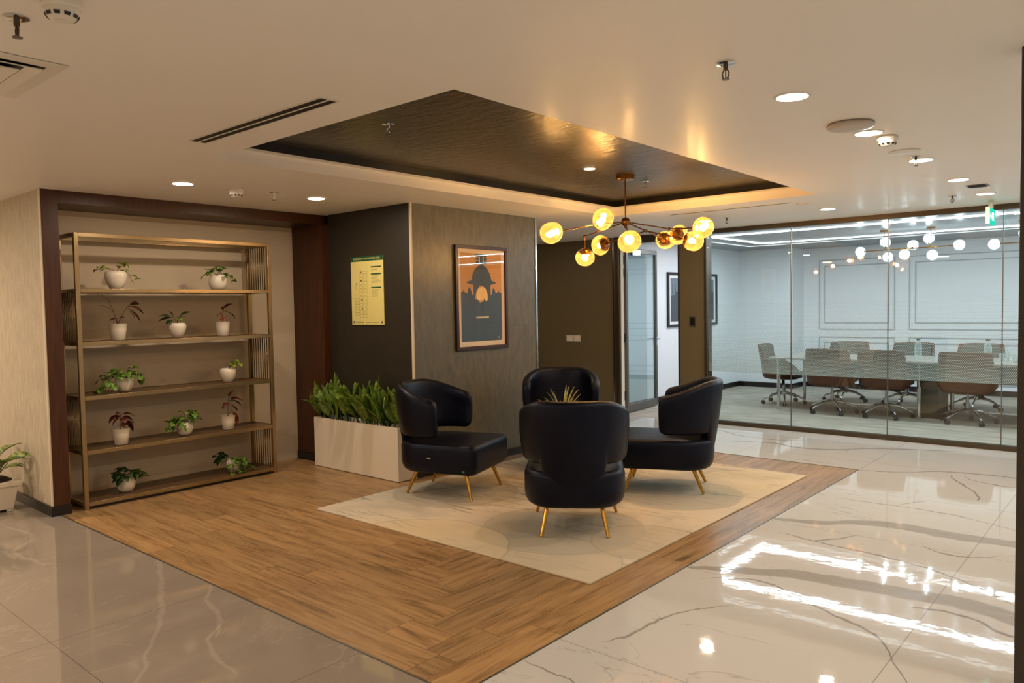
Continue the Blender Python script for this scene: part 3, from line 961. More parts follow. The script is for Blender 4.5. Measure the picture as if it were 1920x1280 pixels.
# ------------------------------------------------------------------ shelf unit
t = thing('shelf_unit', 'tall bronze metal shelving unit with rod side panels in the wood framed alcove', 'shelf', (-6.43, 3.0, 0))
HX, Y0, Y1 = 0.195, -0.82, 0.835    # half depth, left end, right end (local y)
P = 0.032
TOP = 2.122
for sx in (-1, 1):
    for y in (Y0, Y1):
        x = sx * (HX - P / 2)
        yy = y + P / 2 if y < 0 else y - P / 2
        obj('post', box(BM(), x - P / 2, x + P / 2, yy - P / 2, yy + P / 2, 0.0, TOP), M['bronze'], t, bevel=0.002)
b = BM()
for sx in (-1, 1):
    x = sx * (HX - P / 2)
    box(b, x - P / 2, x + P / 2, Y0 + P, Y1 - P, TOP - P, TOP)
for y in (Y0, Y1 - P):
    box(b, -HX + P, HX - P, y, y + P, TOP - P, TOP)
obj('top_rail', b, M['bronze'], t, bevel=0.002)
SZ = [1.697, 1.290, 0.872, 0.452, 0.055]
for z in SZ:
    b = BM()
    for sx in (-1, 1):
        x = sx * (HX - 0.009)
        box(b, x - 0.009, x + 0.009, Y0 + P, Y1 - P, z - 0.030, z)
    for y in (Y0, Y1 - 0.018):
        box(b, -HX + P, HX - P, y, y + 0.018, z - 0.030, z)
    s_ = obj('shelf', b, M['bronze'], t, bevel=0.0015)
    obj('shelf_top', box(BM(), -HX + 0.018, HX - 0.018, Y0 + 0.018, Y1 - 0.018, z - 0.022, z - 0.002), M['shelfwood'], s_)
def rods(y, z0, z1):
    for k in range(17):
        x = -HX + P + 0.012 + k * (2 * HX - 2 * P - 0.024) / 16
        b = BM()
        tube(b, [(x, y + (0.004 if k % 2 else -0.004), z0), (x, y + (0.004 if k % 2 else -0.004), z1)], 0.0042, 6)
        obj('rod', b, M['bronze'], t, smooth=True)
rods(Y1 - 0.012, SZ[0], TOP - P)
rods(Y1 - 0.012, SZ[2], SZ[1] - 0.03)
rods(Y1 - 0.012, SZ[4], SZ[3] - 0.03)
rods(Y0 + 0.012, SZ[1], SZ[0] - 0.03)
rods(Y0 + 0.012, SZ[3], SZ[2] - 0.03)
obj('plinth', box(BM(), -HX + 0.03, HX - 0.035, Y0 + 0.04, Y1 - 0.04, 0.0, 0.025), M['black'], t)

# ------------------------------------------------------------------ plants
def leaf_shape(kind, s):
    if kind == 'heart':
        return math.sin(PI * min(1, s) ** 0.62) ** 0.8 * (1 - 0.15 * s)
    if kind == 'lance':
        return math.sin(PI * s) ** 0.85
    if kind == 'strap':
        return (1 - s) ** 0.5 * min(1, s * 8 + 0.35)
    return math.sin(PI * s ** 0.8)
def leaf(b, p, d, L, W, kind='heart', droop=0.3, fold=0.25, n=6, roll=0.0):
    """curved leaf blade from p along d"""
    p = Vector(p)
    d = Vector(d).normalized()
    rows = []
    side = d.cross(Vector((0, 0, 1)))
    if side.length < 0.1:
        side = Vector((1, 0, 0))
    side.normalize()
    if roll:
        side = Matrix.Rotation(roll, 3, d) @ side
    q = p.copy()
    cur = d.copy()
    for i in range(n + 1):
        s = i / n
        wd = W * 0.5 * max(0.02, leaf_shape(kind, s if s > 0 else 0.001))
        nrm = side.cross(cur).normalized()
        rows.append([q - side * wd + nrm * wd * fold, q.copy(), q + side * wd + nrm * wd * fold])
        cur = (cur + Vector((0, 0, -1)) * droop / n * 1.6).normalized()
        q = q + cur * L / n
    V = [[b.verts.new(x) for x in r] for r in rows]
    for a_, c_ in zip(V, V[1:]):
        for i in range(2):
            b.faces.new((a_[i], a_[i + 1], c_[i + 1], c_[i]))
    return q
def two(o, th=0.0006):
    m = o.modifiers.new('thickness', 'SOLIDIFY')
    m.thickness = th
    m.offset = 0
    return o
POTS = {
    'heart': [(0.030, 0), (0.040, 0.003), (0.062, 0.045), (0.074, 0.085), (0.075, 0.108), (0.066, 0.126), (0.054, 0.131), (0.050, 0.126), (0.050, 0.115)],
    'taper': [(0.046, 0), (0.050, 0.003), (0.062, 0.08), (0.068, 0.131), (0.070, 0.133), (0.065, 0.133), (0.062, 0.12)],
    'round': [(0.032, 0), (0.046, 0.003), (0.064, 0.03), (0.072, 0.065), (0.066, 0.100), (0.055, 0.122), (0.050, 0.122), (0.050, 0.11)],
}
def potted(x, y, z, pot, s, label, plants, seed, rz=0.0, group='potted plants on the bronze shelves'):
    rnd = random.Random(seed)
    t = thing('potted_plant', label, 'potted plant', (x, y, z), rz, group)
    b = BM()
    lathe(b, [(r * s, h * s) for r, h in POTS[pot]], n=28)
    obj('pot', b, M['pot'], t, smooth=True, auto=50)
    top = POTS[pot][-1]
    b = BM()
    lathe(b, [(0.001, top[1] * s - 0.004), (top[0] * s - 0.0005, top[1] * s - 0.004), (top[0] * s * 0.6, top[1] * s + 0.003), (0.001, top[1] * s + 0.004)], n=18)
    obj('soil', b, M['soil'], t)
    Z0 = top[1] * s
    for kind, args in plants:
        fb, sb = BM(), BM()
        if kind == 'pothos':
            # runs: list of (azimuth deg, reach, rise, drop, leaves)
            for az, reach, rise, drop, nl in args['runs']:
                a0 = math.radians(az)
                pts = []
                for i in range(7):
                    u = i / 6
                    rr = 0.012 + reach * u
                    zz = Z0 + rise * math.sin(min(1, u * 1.6) * PI / 2) - drop * max(0, u - 0.35) ** 1.3 / 0.65 ** 1.3
                    pts.append(Vector((math.cos(a0) * rr + rnd.uniform(-.006, .006), math.sin(a0) * rr + rnd.uniform(-.006, .006), max(zz, 0.006 if rr > 0.08 else zz))))
                tube(sb, pts, 0.0018, 5)
                for i in range(nl):
                    u = 0.25 + 0.75 * (i + 0.5) / nl
                    j = min(5, int(u * 6))
                    p = pts[j].lerp(pts[j + 1], u * 6 - j)
                    az2 = a0 + rnd.uniform(-1.6, 1.6)
                    d = Vector((math.cos(az2), math.sin(az2), rnd.uniform(-0.15, 0.75)))
                    q = p + d.normalized() * rnd.uniform(0.01, 0.025)
                    tube(sb, [p, q], 0.0012, 4)
                    L = rnd.uniform(0.05, 0.075) * args.get('ls', 1)
                    leaf(fb, q, d, L, L * 0.85, 'heart', rnd.uniform(0.3, 1.2), 0.25, 5, rnd.uniform(-0.5, 0.5))
        elif kind == 'stalks':
            # stalks: (azimuth, lean, height, list of (leaf az, pitch, L, W))
            for az, lean, h, lv in args['stalks']:
                a0 = math.radians(az)
                pts = [Vector((math.cos(a0) * lean * h * u ** 1.3, math.sin(a0) * lean * h * u ** 1.3, Z0 - 0.005 + h * u)) for u in (0, 0.25, 0.5, 0.75, 1)]
                tube(sb, pts, [0.003, 0.0026, 0.0022, 0.002, 0.0015], 6)
                for (u, la, pitch, L, W) in lv:
                    j = min(3, int(u * 4))
                    p = pts[j].lerp(pts[j + 1], u * 4 - j)
                    r_ = math.radians(la)
                    d = Vector((math.cos(r_) * math.cos(pitch), math.sin(r_) * math.cos(pitch), math.sin(pitch)))
                    q = p + d * 0.015
                    tube(sb, [p, q], 0.0015, 4)
                    leaf(fb, q, d, L * 1.12, W * 1.35, 'lance', args.get('droop', 0.6), 0.2, 7, rnd.uniform(-0.6, 0.6))
        xf = -6.232 - x
        for v in list(fb.verts) + list(sb.verts):
            if v.co.x < xf:
                v.co.z = max(v.co.z, 0.003)
            v.co.x = max(v.co.x, -6.60 - x)
            v.co.y = max(2.225 - y, min(3.79 - y, v.co.y))
            v.co.z = min(v.co.z, 0.372)
        two(obj('foliage', fb, M[args.get('mat', 'leafg')], t, smooth=True))
        obj('stem', sb, M[args.get('smat', 'stem')], t, smooth=True)
    return t
XP = -6.395
# azimuth 0 = towards the room (+x), 90 = towards the right end of the shelf, -90 left
potted(XP, 2.535, SZ[0], 'heart', 1.13, 'wide heart shaped pot with sparse creeping plant, left on the top shelf',
       [('pothos', dict(runs=[(-80, 0.14, 0.05, 0.03, 3), (80, 0.045, 0.075, -0.01, 5), (70, 0.115, 0.04, 0.12, 4), (-60, 0.05, 0.03, 0.0, 2)], mat='leafy', ls=0.9))], 1)
potted(XP, 3.40, SZ[0], 'round', 1.1, 'round pot with small leafy green plant, right on the top shelf',
       [('pothos', dict(runs=[(-60, 0.05, 0.06, 0.02, 5), (-110, 0.07, 0.05, 0.04, 4), (20, 0.05, 0.05, 0.06, 4), (90, 0.13, 0.04, 0.10, 3), (0, 0.03, 0.09, 0, 3)]))], 2)
potted(XP, 2.535, SZ[1], 'taper', 1.0, 'tapered pot with tall bare stemmed burgundy plant on the second shelf',
       [('stalks', dict(stalks=[(-95, 0.30, 0.22, [(0.97, -95, 0.7, 0.08, 0.014), (0.5, -90, 0.8, 0.10, 0.014)]),
                                (70, 0.5, 0.16, [(1.0, 80, -0.2, 0.11, 0.045), (0.95, 40, 0.1, 0.09, 0.045), (0.9, 100, -0.5, 0.13, 0.035), (0.85, 20, -0.4, 0.09, 0.035), (1, 90, 0.5, 0.07, 0.05)]),
                                (0, 0.1, 0.06, [(0.9, -100, 0.1, 0.05, 0.03), (1, 60, 0.3, 0.04, 0.025)])], mat='leafr', smat='leafr', droop=0.5))], 3)
potted(XP, 3.02, SZ[1], 'heart', 0.96, 'heart shaped pot with dark green pointed leaves, middle of the second shelf',
       [('stalks', dict(stalks=[(-100, 0.4, 0.07, [(1, -90, 0.35, 0.10, 0.035), (0.9, -110, 0.1, 0.10, 0.035), (0.7, -70, -0.1, 0.08, 0.04), (1, -60, 0.9, 0.06, 0.03)]),
                                (80, 0.2, 0.07, [(1, 70, 0.7, 0.08, 0.035), (0.8, 100, 0.5, 0.05, 0.03), (0.9, -20, 0.4, 0.06, 0.035)])], mat='leafd', droop=0.4)),
        ('stalks', dict(stalks=[(0, 0.15, 0.05, [(1, 0, 0.3, 0.05, 0.035), (0.8, 30, 0.2, 0.04, 0.03)])], mat='leafg'))], 4)
potted(XP, 3.43, SZ[1], 'taper', 0.94, 'tapered pot with red and brown leaved plant, right on the second shelf',
       [('stalks', dict(stalks=[(10, 0.1, 0.12, [(1, 80, 0.9, 0.09, 0.055), (0.95, 95, -0.1, 0.12, 0.04), (0.9, -20, 0.9, 0.07, 0.03)])], mat='leafr', smat='leafr', droop=0.6)),
        ('stalks', dict(stalks=[(-40, 0.1, 0.08, [(1, -60, 0.3, 0.055, 0.04), (0.7, -20, -0.2, 0.05, 0.035)])], mat='leafred', smat='leafred'))], 5)
potted(XP + 0.02, 2.56, SZ[2], 'round', 0.92, 'round pot with bushy pothos spilling left, on the third shelf',
       [('pothos', dict(runs=[(-60, 0.12, 0.06, 0.10, 9), (-80, 0.17, 0.05, 0.14, 9), (-95, 0.20, 0.07, 0.18, 8), (-50, 0.06, 0.08, 0.02, 6), (60, 0.10, 0.05, 0.05, 6), (80, 0.12, 0.06, 0.09, 5), (0, 0.06, 0.06, 0.07, 5), (90, 0.05, 0.08, 0.0, 4)]))], 6)
potted(XP + 0.02, 3.455, SZ[2], 'heart', 0.95, 'heart shaped pot with one lime green sprig, right on the third shelf',
       [('pothos', dict(runs=[(60, 0.05, 0.075, 0.0, 4), (85, 0.08, 0.06, 0.02, 4), (30, 0.03, 0.04, 0.0, 3)], mat='leafy', ls=0.95))], 7)
potted(XP + 0.04, 2.51, SZ[3], 'taper', 0.98, 'tapered pot with spreading bronze leaved plant, left on the fourth shelf',
       [('stalks', dict(stalks=[(0, 0.1, 0.12, [(1, -90, 0.1, 0.09, 0.04), (0.9, 90, 0.0, 0.12, 0.045), (1, 60, 0.5, 0.09, 0.045), (0.8, 0, 0.3, 0.08, 0.045), (1, -40, 0.8, 0.07, 0.04), (0.7, 110, -0.2, 0.14, 0.04), (0.85, -100, -0.3, 0.07, 0.045), (0.8, 45, -0.1, 0.08, 0.04), (0.9, 180, 0.4, 0.08, 0.04)]),
                                (60, 0.3, 0.07, [(1, 60, 0.2, 0.06, 0.04), (1, -20, -0.3, 0.05, 0.03)])], mat='leafr', smat='stem', droop=0.9))], 8)
potted(XP + 0.03, 3.04, SZ[3], 'round', 0.92, 'round pot nearly hidden in pothos leaves, middle of the fourth shelf',
       [('pothos', dict(runs=[(-80, 0.08, 0.06, 0.07, 8), (-50, 0.09, 0.05, 0.11, 8), (-100, 0.10, 0.05, 0.10, 7), (10, 0.05, 0.05, 0.07, 4), (80, 0.08, 0.07, 0.06, 7), (60, 0.05, 0.09, 0.0, 5), (-20, 0.03, 0.09, 0, 5)]))], 9)
potted(XP + 0.05, 3.425, SZ[3], 'taper', 0.94, 'tapered pot with red stemmed leafy plant leaning on the right post, fourth shelf',
       [('stalks', dict(stalks=[(0, 0.1, 0.17, [(1, 20, 1.1, 0.08, 0.04), (0.9, 95, 0.0, 0.12, 0.035), (0.85, 80, 0.2, 0.09, 0.04), (0.8, -60, -0.2, 0.07, 0.035), (0.6, -90, 0.1, 0.05, 0.03), (0.95, 60, 0.3, 0.10, 0.035), (0.7, 100, -0.3, 0.10, 0.04)])], mat='leafr', smat='leafr', droop=0.6)),
        ('stalks', dict(stalks=[(80, 0.6, 0.06, [(1, 70, -0.8, 0.10, 0.04), (0.9, 95, -0.9, 0.11, 0.04), (0.7, 60, -0.4, 0.07, 0.035)])], mat='leafred', smat='leafred', droop=0.9))], 10)
potted(XP, 2.55, SZ[4], 'round', 1.0, 'round pot with dark leafy plant, left on the bottom shelf',
       [('pothos', dict(runs=[(-80, 0.06, 0.05, 0.02, 8), (-40, 0.06, 0.04, 0.05, 8), (20, 0.05, 0.05, 0.03, 7), (180, 0.05, 0.05, 0.0, 6)], mat='leafd', ls=1.05)),
        ('pothos', dict(runs=[(70, 0.10, 0.05, 0.05, 8), (85, 0.11, 0.05, 0.08, 6)]))], 11)
potted(XP + 0.03, 3.475, SZ[4], 'heart', 0.95, 'heart shaped pot with plant trailing over its front, right on the bottom shelf',
       [('pothos', dict(runs=[(-80, 0.11, 0.05, 0.06, 8), (-110, 0.12, 0.06, 0.04, 7)], mat='leafd', ls=1.1)),
        ('pothos', dict(runs=[(-30, 0.09, 0.03, 0.17, 9), (0, 0.085, 0.03, 0.17, 9), (40, 0.09, 0.03, 0.16, 7), (65, 0.13, 0.02, 0.15, 5)]))], 12)

# long white planter in front of the dark wall
t = thing('planter_box', 'long white rectangular planter filled with broad upright green leaves', 'planter', (-5.60, 4.345, 0))
px0, px1, py0, py1, pz = -0.625, 0.605, -0.10, 0.09, 0.475
b = BM()
box(b, px0, px1, py0, py0 + 0.012, 0.006, pz)
box(b, px0, px1, py1 - 0.012, py1, 0.006, pz)
box(b, px0, px0 + 0.012, py0 + 0.012, py1 - 0.012, 0.006, pz)
box(b, px1 - 0.012, px1, py0 + 0.012, py1 - 0.012, 0.006, pz)
obj('trough', b, M['planter'], t)
obj('foot', box(BM(), px0 + 0.015, px1 - 0.015, py0 + 0.015, py1 - 0.015, 0, 0.03), M['black'], t)
obj('soil', box(BM(), px0 + 0.013, px1 - 0.013, py0 + 0.013, py1 - 0.013, 0.40, 0.435), M['soil'], t)
rnd = random.Random(21)
fb, sb = BM(), BM()
for k in range(62):
    x = px0 + 0.05 + (px1 - px0 - 0.1) * rnd.random()
    y = rnd.uniform(py0 + 0.03, py1 - 0.03)
    az = rnd.uniform(-PI, PI)
    if math.sin(az) > 0.2:
        az = -az
    lean = rnd.uniform(0.1, 0.75)
    h = rnd.uniform(0.03, 0.12)
    d = Vector((math.cos(az) * lean, math.sin(az) * lean * 0.9, 1)).normalized()
    p0 = Vector((x, y, 0.43))
    q = p0 + d * h
    tube(sb, [p0, q], 0.004, 5)
    L = rnd.uniform(0.26, 0.40) * (1.0 if lean < 0.4 else 0.9)
    leaf(fb, q, d, L, rnd.uniform(0.09, 0.13), 'lance', rnd.uniform(0.1, 0.9) * lean, 0.22, 8, rnd.uniform(-1.2, 1.2))
for v in fb.verts:
    v.co.y = min(v.co.y, 0.095)
    v.co.x = max(v.co.x, -0.70)
two(obj('foliage', fb, M['leafp'], t, smooth=True), 0.0008)
obj('stem', sb, M['leafd'], t, smooth=True)

# floor pot at the far left
t = thing('potted_plant', 'variegated floor plant in a square white plastic pot by the beige wall', 'potted plant', (-6.80, 1.72, 0), 0)
b = BM()
for z0, z1, r0, r1 in ((0.02, 0.20, 0.115, 0.145), (0.20, 0.235, 0.165, 0.17)):
    rings = [[Vector((sx * r, sy * r, z)) for sx, sy in ((-1, -1), (1, -1), (1, 1), (-1, 1))] for r, z in ((r0, z0), (r1, z1))]
    loft(b, rings)
for sx in (-1, 1):
    for sy in (-1, 1):
        box(b, sx * 0.09 - 0.02, sx * 0.09 + 0.02, sy * 0.09 - 0.02, sy * 0.09 + 0.02, 0, 0.02)
obj('pot', b, M['planter'], t, bevel=0.005)
b = BM()
lathe(b, [(0.14, 0.235), (0.09, 0.262), (0.001, 0.272)], n=16)
obj('soil', b, M['soil'], t)
rnd = random.Random(5)
fb, sb = BM(), BM()
for k in range(34):
    az = rnd.uniform(-PI, PI)
    lean = rnd.uniform(0.1, 0.9)
    d = Vector((math.cos(az) * lean, math.sin(az) * lean, 1)).normalized()
    p0 = Vector((math.cos(az) * 0.02, math.sin(az) * 0.02, 0.25))
    q = p0 + d * rnd.uniform(0.06, 0.2)
    tube(sb, [p0, q], 0.004, 5)
    leaf(fb, q, (d + Vector((math.cos(az), math.sin(az), 0)) * 0.5), rnd.uniform(0.15, 0.22), rnd.uniform(0.06, 0.08), 'lance', 0.6, 0.3, 7, rnd.uniform(-0.8, 0.8))
for v in fb.verts:
    v.co.y = min(v.co.y, 0.22)
two(obj('foliage', fb, M['leafv'], t, smooth=True))
obj('stem', sb, M['stem'], t, smooth=True)

# ------------------------------------------------------------------ rug
b = BM()
box(b, -4.823, -2.32, 3.29, 6.53, 0.0, 0.012)
tag(obj('rug', b, M['rug'], bevel=0.004), 'large cream rug with soft arcs and streaks under the lounge chairs', 'rug')

# ------------------------------------------------------------------ lounge chairs
def rrect(hw, y0, y1, rb, rf, n=8):
    """rounded rectangle outline, rear corners rb at y0, front corners rf at y1"""
    pts = []
    for cx, cy, r, a0 in ((hw - rb, y0 + rb, rb, -90), (hw - rf, y1 - rf, rf, 0), (-hw + rf, y1 - rf, rf, 90), (-hw + rb, y0 + rb, rb, 180)):
        for k in range(n + 1):
            a_ = math.radians(a0 + 90 * k / n)
            pts.append((cx + r * math.cos(a_), cy + r * math.sin(a_)))
    return pts
def make_armchair():
    t = thing('armchair', 'tmp', 'armchair')
    t['group'] = 'black leather lounge chairs around the small table'
    # seat
    b = BM()
    rings = []
    for z, ins in ((0.190, 0.07), (0.194, 0.045), (0.21, 0.022), (0.24, 0.006), (0.28, 0), (0.388, 0), (0.413, 0.006), (0.426, 0.02), (0.431, 0.045)):
        hw = 0.332
        rings.append([Vector((x, y, z)) for x, y in rrect(hw - ins, -0.362 + ins, 0.385 - ins, max(0.03, 0.23 - ins), max(0.012, 0.055 - ins * 0.6))])
    loft(b, rings)
    bmesh.ops.recalc_face_normals(b, faces=b.faces)
    obj('seat', b, M['leather'], t, smooth=True, auto=60)
    # back shell: path from right wing end around the rear to the left wing end
    hw, rr, yr, ye = 0.300, 0.26, -0.335, 0.05
    path = []
    n1, n2 = 5, 14
    for k in range(n1):
        path.append((hw, ye + (yr + rr - ye) * k / n1, 1, 0))
    for k in range(n2 + 1):
        a_ = PI / 2 * k / n2
        path.append((hw - rr + rr * math.cos(a_), yr + rr - rr * math.sin(a_), math.cos(a_), -math.sin(a_)))
    mir = [(-x, y, -nx, ny) for x, y, nx, ny in path[::-1]]
    full = path + [((hw - rr) * (1 - 2 * k / 5), yr, 0, -1) for k in range(1, 5)] + mir
    Lt = [0]
    for a_, c_ in zip(full, full[1:]):
        Lt.append(Lt[-1] + math.hypot(c_[0] - a_[0], c_[1] - a_[1]))
    tot = Lt[-1]
    # resample with extra stations at the rounded ends
    stations = [0, 0.006, 0.018, 0.036, 0.06] + [0.06 + (tot - 0.12) * k / 96 for k in range(1, 96)] + [tot - 0.06, tot - 0.036, tot - 0.018, tot - 0.006, tot]
    def at(s):
        for i in range(len(Lt) - 1):
            if s <= Lt[i + 1] + 1e-9:
                u = (s - Lt[i]) / max(1e-9, Lt[i + 1] - Lt[i])
                return [full[i][j] + (full[i + 1][j] - full[i][j]) * u for j in range(4)]
        return list(full[-1])
    b = BM()
    rings = []
    for s in stations:
        x, y, nx, ny = at(s)
        l = math.hypot(nx, ny)
        nx, ny = nx / l, ny / l
        e = min(s, tot - s)
        cap = math.sqrt(max(0.0, 1 - (1 - min(1, e / 0.06)) ** 2))
        c = 1 - abs(2 * s / tot - 1)                      # 0 at wing ends, 1 rear
        sm = min(1, c / 0.75)
        sm = sm * sm * (3 - 2 * sm)
        zt = 0.775 + 0.115 * sm - (1 - cap) * 0.055
        sp_ = min(1.0, max(0.0, (c - 0.655) / 0.055))
        sp_ = sp_ * sp_ * (3 - 2 * sp_)
        zb = 0.470 + (1 - cap) * 0.05 - 0.25 * sp_
        th = 0.080 * (0.35 + 0.65 * cap)
        prof = []
        K = 6
        H = zt - zb
        for k in range(K + 1):                            # outer side going up
            u = k / K
            prof.append((th / 2, zb + 0.03 + (H - 0.065) * u))
        for k in range(1, 6):                             # rounded top
            a_ = PI * k / 6
            prof.append((th / 2 * math.cos(a_), zt - 0.035 + 0.035 * math.sin(a_)))
        for k in range(K + 1):
            u = 1 - k / K
            prof.append((-th / 2, zb + 0.03 + (H - 0.065) * u))
        for k in range(1, 4):
            a_ = PI + PI * k / 4
            prof.append((th / 2 * math.cos(a_), zb + 0.03 + 0.03 * math.sin(a_)))
        ring = []
        for dn, z in prof:
            lean = (max(z, 0.36) - 0.47) * (0.045 + 0.10 * c) + min(0.0, z - 0.36) * 0.25
            bulge = 0.012 * math.sin(PI * min(1, max(0, (z - zb) / H)))
            o_ = dn + lean + bulge
            ring.append(Vector((x + nx * o_, y + ny * o_, z)))
        rings.append(ring)
    loft(b, rings)
    obj('backrest', b, M['leather'], t, smooth=True, auto=55)
    for sx in (-1, 1):
        b = BM()
        tube(b, [(sx * 0.175, -0.20, 0.20), (sx * 0.215, -0.285, 0.0)], [0.017, 0.0105], 14)
        obj('leg', b, M['gold'], t, smooth=True, auto=50)
        b = BM()
        tube(b, [(sx * 0.235, 0.26, 0.20), (sx * 0.285, 0.325, 0.0)], [0.017, 0.0105], 14)
        obj('leg', b, M['gold'], t, smooth=True, auto=50)
    return t
def face(dx, dy):
    return math.atan2(-dx, dy)      # rotation that turns local +y to (dx, dy)
RZ = 0.0155
c0 = make_armchair()
c0.location = (-3.02, 4.12, RZ)
c0.rotation_euler = (0, 0, face(-0.57, 0.82))
c0['label'] = 'black leather armchair nearest the camera, seen from behind with two slots'
c1 = dup(c0, (-4.42, 4.31, RZ), face(0.95, 0.31), 'black leather armchair beside the white planter, facing right')
dup(c0, (-3.06, 5.47, RZ), face(-0.91, -0.42), 'black leather armchair on the marble side, facing left')
dup(c0, (-4.27, 5.62, RZ), face(0.60, -0.80), 'black leather armchair at the back, facing the camera behind the table plant')
# small tags seen on the left chair
b = BM()
box(b, 0.3315, 0.3334, -0.03, 0.0, 0.315, 0.325)
obj('brand_tag', b, M['chrome'], c1)
b = BM()
box(b, 0.318, 0.3305, 0.27, 0.292, 0.222, 0.236)
obj('sticker', b, simple('green_sticker', (40, 120, 96), 0.4), c1)

# small round table with black legs and spider plant
t = thing('side_table', 'small round black table with splayed legs between the four armchairs', 'table', (-3.69, 4.88, RZ))
b = BM()
lathe(b, [(0.265, 0.435), (0.27, 0.44), (0.27, 0.455), (0.265, 0.46)], n=40)
obj('tabletop', b, M['blackpl'], t, smooth=True, auto=40)
for k in range(4):
    a_ = math.radians(248 + 90 * k)
    c, s = math.cos(a_), math.sin(a_)
    b = BM()
    tube(b, [(c * 0.16, s * 0.16, 0.436), (c * 0.345, s * 0.345, 0.0)], [0.018, 0.013], 10)
    obj('leg', b, M['blackpl'], t, smooth=True, auto=50)
t = thing('potted_plant', 'pale striped spider plant in a small pot on the round table', 'potted plant', (-3.69, 4.88, RZ + 0.46))
b = BM()
lathe(b, [(0.045, 0), (0.05, 0.003), (0.068, 0.11), (0.062, 0.11), (0.058, 0.10)], n=24)
obj('pot', b, M['pot'], t, smooth=True, auto=50)
b = BM()
lathe(b, [(0.058, 0.10), (0.03, 0.106), (0.001, 0.107)], n=16)
obj('soil', b, M['soil'], t)
rnd = random.Random(3)
fb = BM()
for k in range(34):
    az = rnd.uniform(0, 2 * PI)
    lean = rnd.uniform(0.2, 0.9)
    d = Vector((math.cos(az) * lean, math.sin(az) * lean, 1)).normalized()
    leaf(fb, Vector((math.cos(az) * 0.01, math.sin(az) * 0.01, 0.10)), d, rnd.uniform(0.2, 0.31), 0.026, 'strap', rnd.uniform(0.5, 1.6) * lean + 0.15, 0.4, 9)
two(obj('foliage', fb, M['spider'], t, smooth=True))

# ------------------------------------------------------------------ amber chandelier
HUB = Vector((-3.419, 5.423, 2.194))
t = thing('chandelier', 'branching brass chandelier with amber glass globes under the dark ceiling recess', 'chandelier', (HUB.x, HUB.y, 2.575))
O = Vector((HUB.x, HUB.y, 2.575))
L_ = lambda p: Vector(p) - O
b = BM()
lathe(b, [(0.078, -0.0005), (0.078, -0.03), (0.072, -0.034), (0.001, -0.034)], n=32)
obj('canopy', b, M['brass'], t, smooth=True, auto=40)
b = BM()
tube(b, [(0, 0, -0.03), L_(HUB)], 0.0065, 10)
obj('rod', b, M['brass'], t, smooth=True, auto=50)
b = BM()
sphere(b, L_(HUB), 0.038, 20, 14)
sphere(b, L_(HUB) + Vector((0, 0, -0.042)), 0.013, 12, 8)
obj('hub', b, M['brass'], t, smooth=True)
J1, J2, J3, J4 = Vector((-3.438, 5.006, 2.143)), Vector((-4.026, 5.688, 2.135)), Vector((-3.314, 5.64, 2.102)), Vector((-3.192, 5.748, 2.14))
J3 = Vector((-3.27, 5.50, 2.112))
G = {'A': ((-3.496, 4.513, 2.05), J1), 'B': ((-3.319, 4.979, 2.190), J1), 'C': ((-4.077, 5.765, 1.951), J2), 'D': ((-3.857, 5.696, 2.042), J3),
     'E': ((-3.069, 4.918, 1.978), HUB), 'F': ((-3.465, 6.17, 2.088), J3), 'G': ((-2.837, 5.656, 2.114), J4), 'H': ((-2.942, 5.693, 2.016), J3), 'I': ((-3.329, 6.158, 2.126), J4)}
G['B'] = ((-3.36, 5.0, 2.180), J1)
for J in (J1, J2, J3, J4):
    b = BM()
    tube(b, [L_(HUB), L_(J)], 0.0055, 8)
    sphere(b, L_(J), 0.013, 12, 8)
    obj('arm', b, M['brass'], t, smooth=True, auto=50)
rnd = random.Random(8)
for key, (p, J) in G.items():
    p = Vector(p)
    d = (p - J).normalized()
    if key == 'B':
        J = J1
        d = (Vector((-3.319, 4.93, 2.20)) - J1).normalized()
    R = 0.086
    neck = p - d * (R * 0.86)
    b = BM()
    if (neck - J).length > 0.02:
        tube(b, [L_(J), L_(neck)], 0.0055, 8)
    obj('arm', b, M['brass'], t, smooth=True, auto=50)
    b = BM()
    lathe(b, [(0.001, -0.01), (0.030, -0.008), (0.042, 0.012), (0.046, 0.030), (0.044, 0.032), (0.001, 0.026)], L_(neck), 20, d)
    cap_ = obj('cap', b, M['brass'], t, smooth=True, auto=50)
    b = BM()
    prof = [(max(0.001, R * math.sin(PI * k / 16)), -R * math.cos(PI * k / 16)) for k in range(2, 17)]
    u, v = frame_of(d)
    rings = []
    ph = rnd.uniform(0, 6)
    for r, z in prof:
        rings.append([L_(p) + d * z * 0.98 + (r * (1 + 0.06 * math.sin(2 * q + ph + z * 18))) * (math.cos(q) * u + math.sin(q) * v) for q in [2 * PI * k / 28 for k in range(28)]])
    loft(b, rings, cap=False)
    g_ = obj('globe', b, M['globe'], t, smooth=True)
    b = BM()
    sphere(b, L_(p) - d * 0.012, 0.0235, 14, 10)
    obj('bulb', b, M['bulbw'], g_, smooth=True)

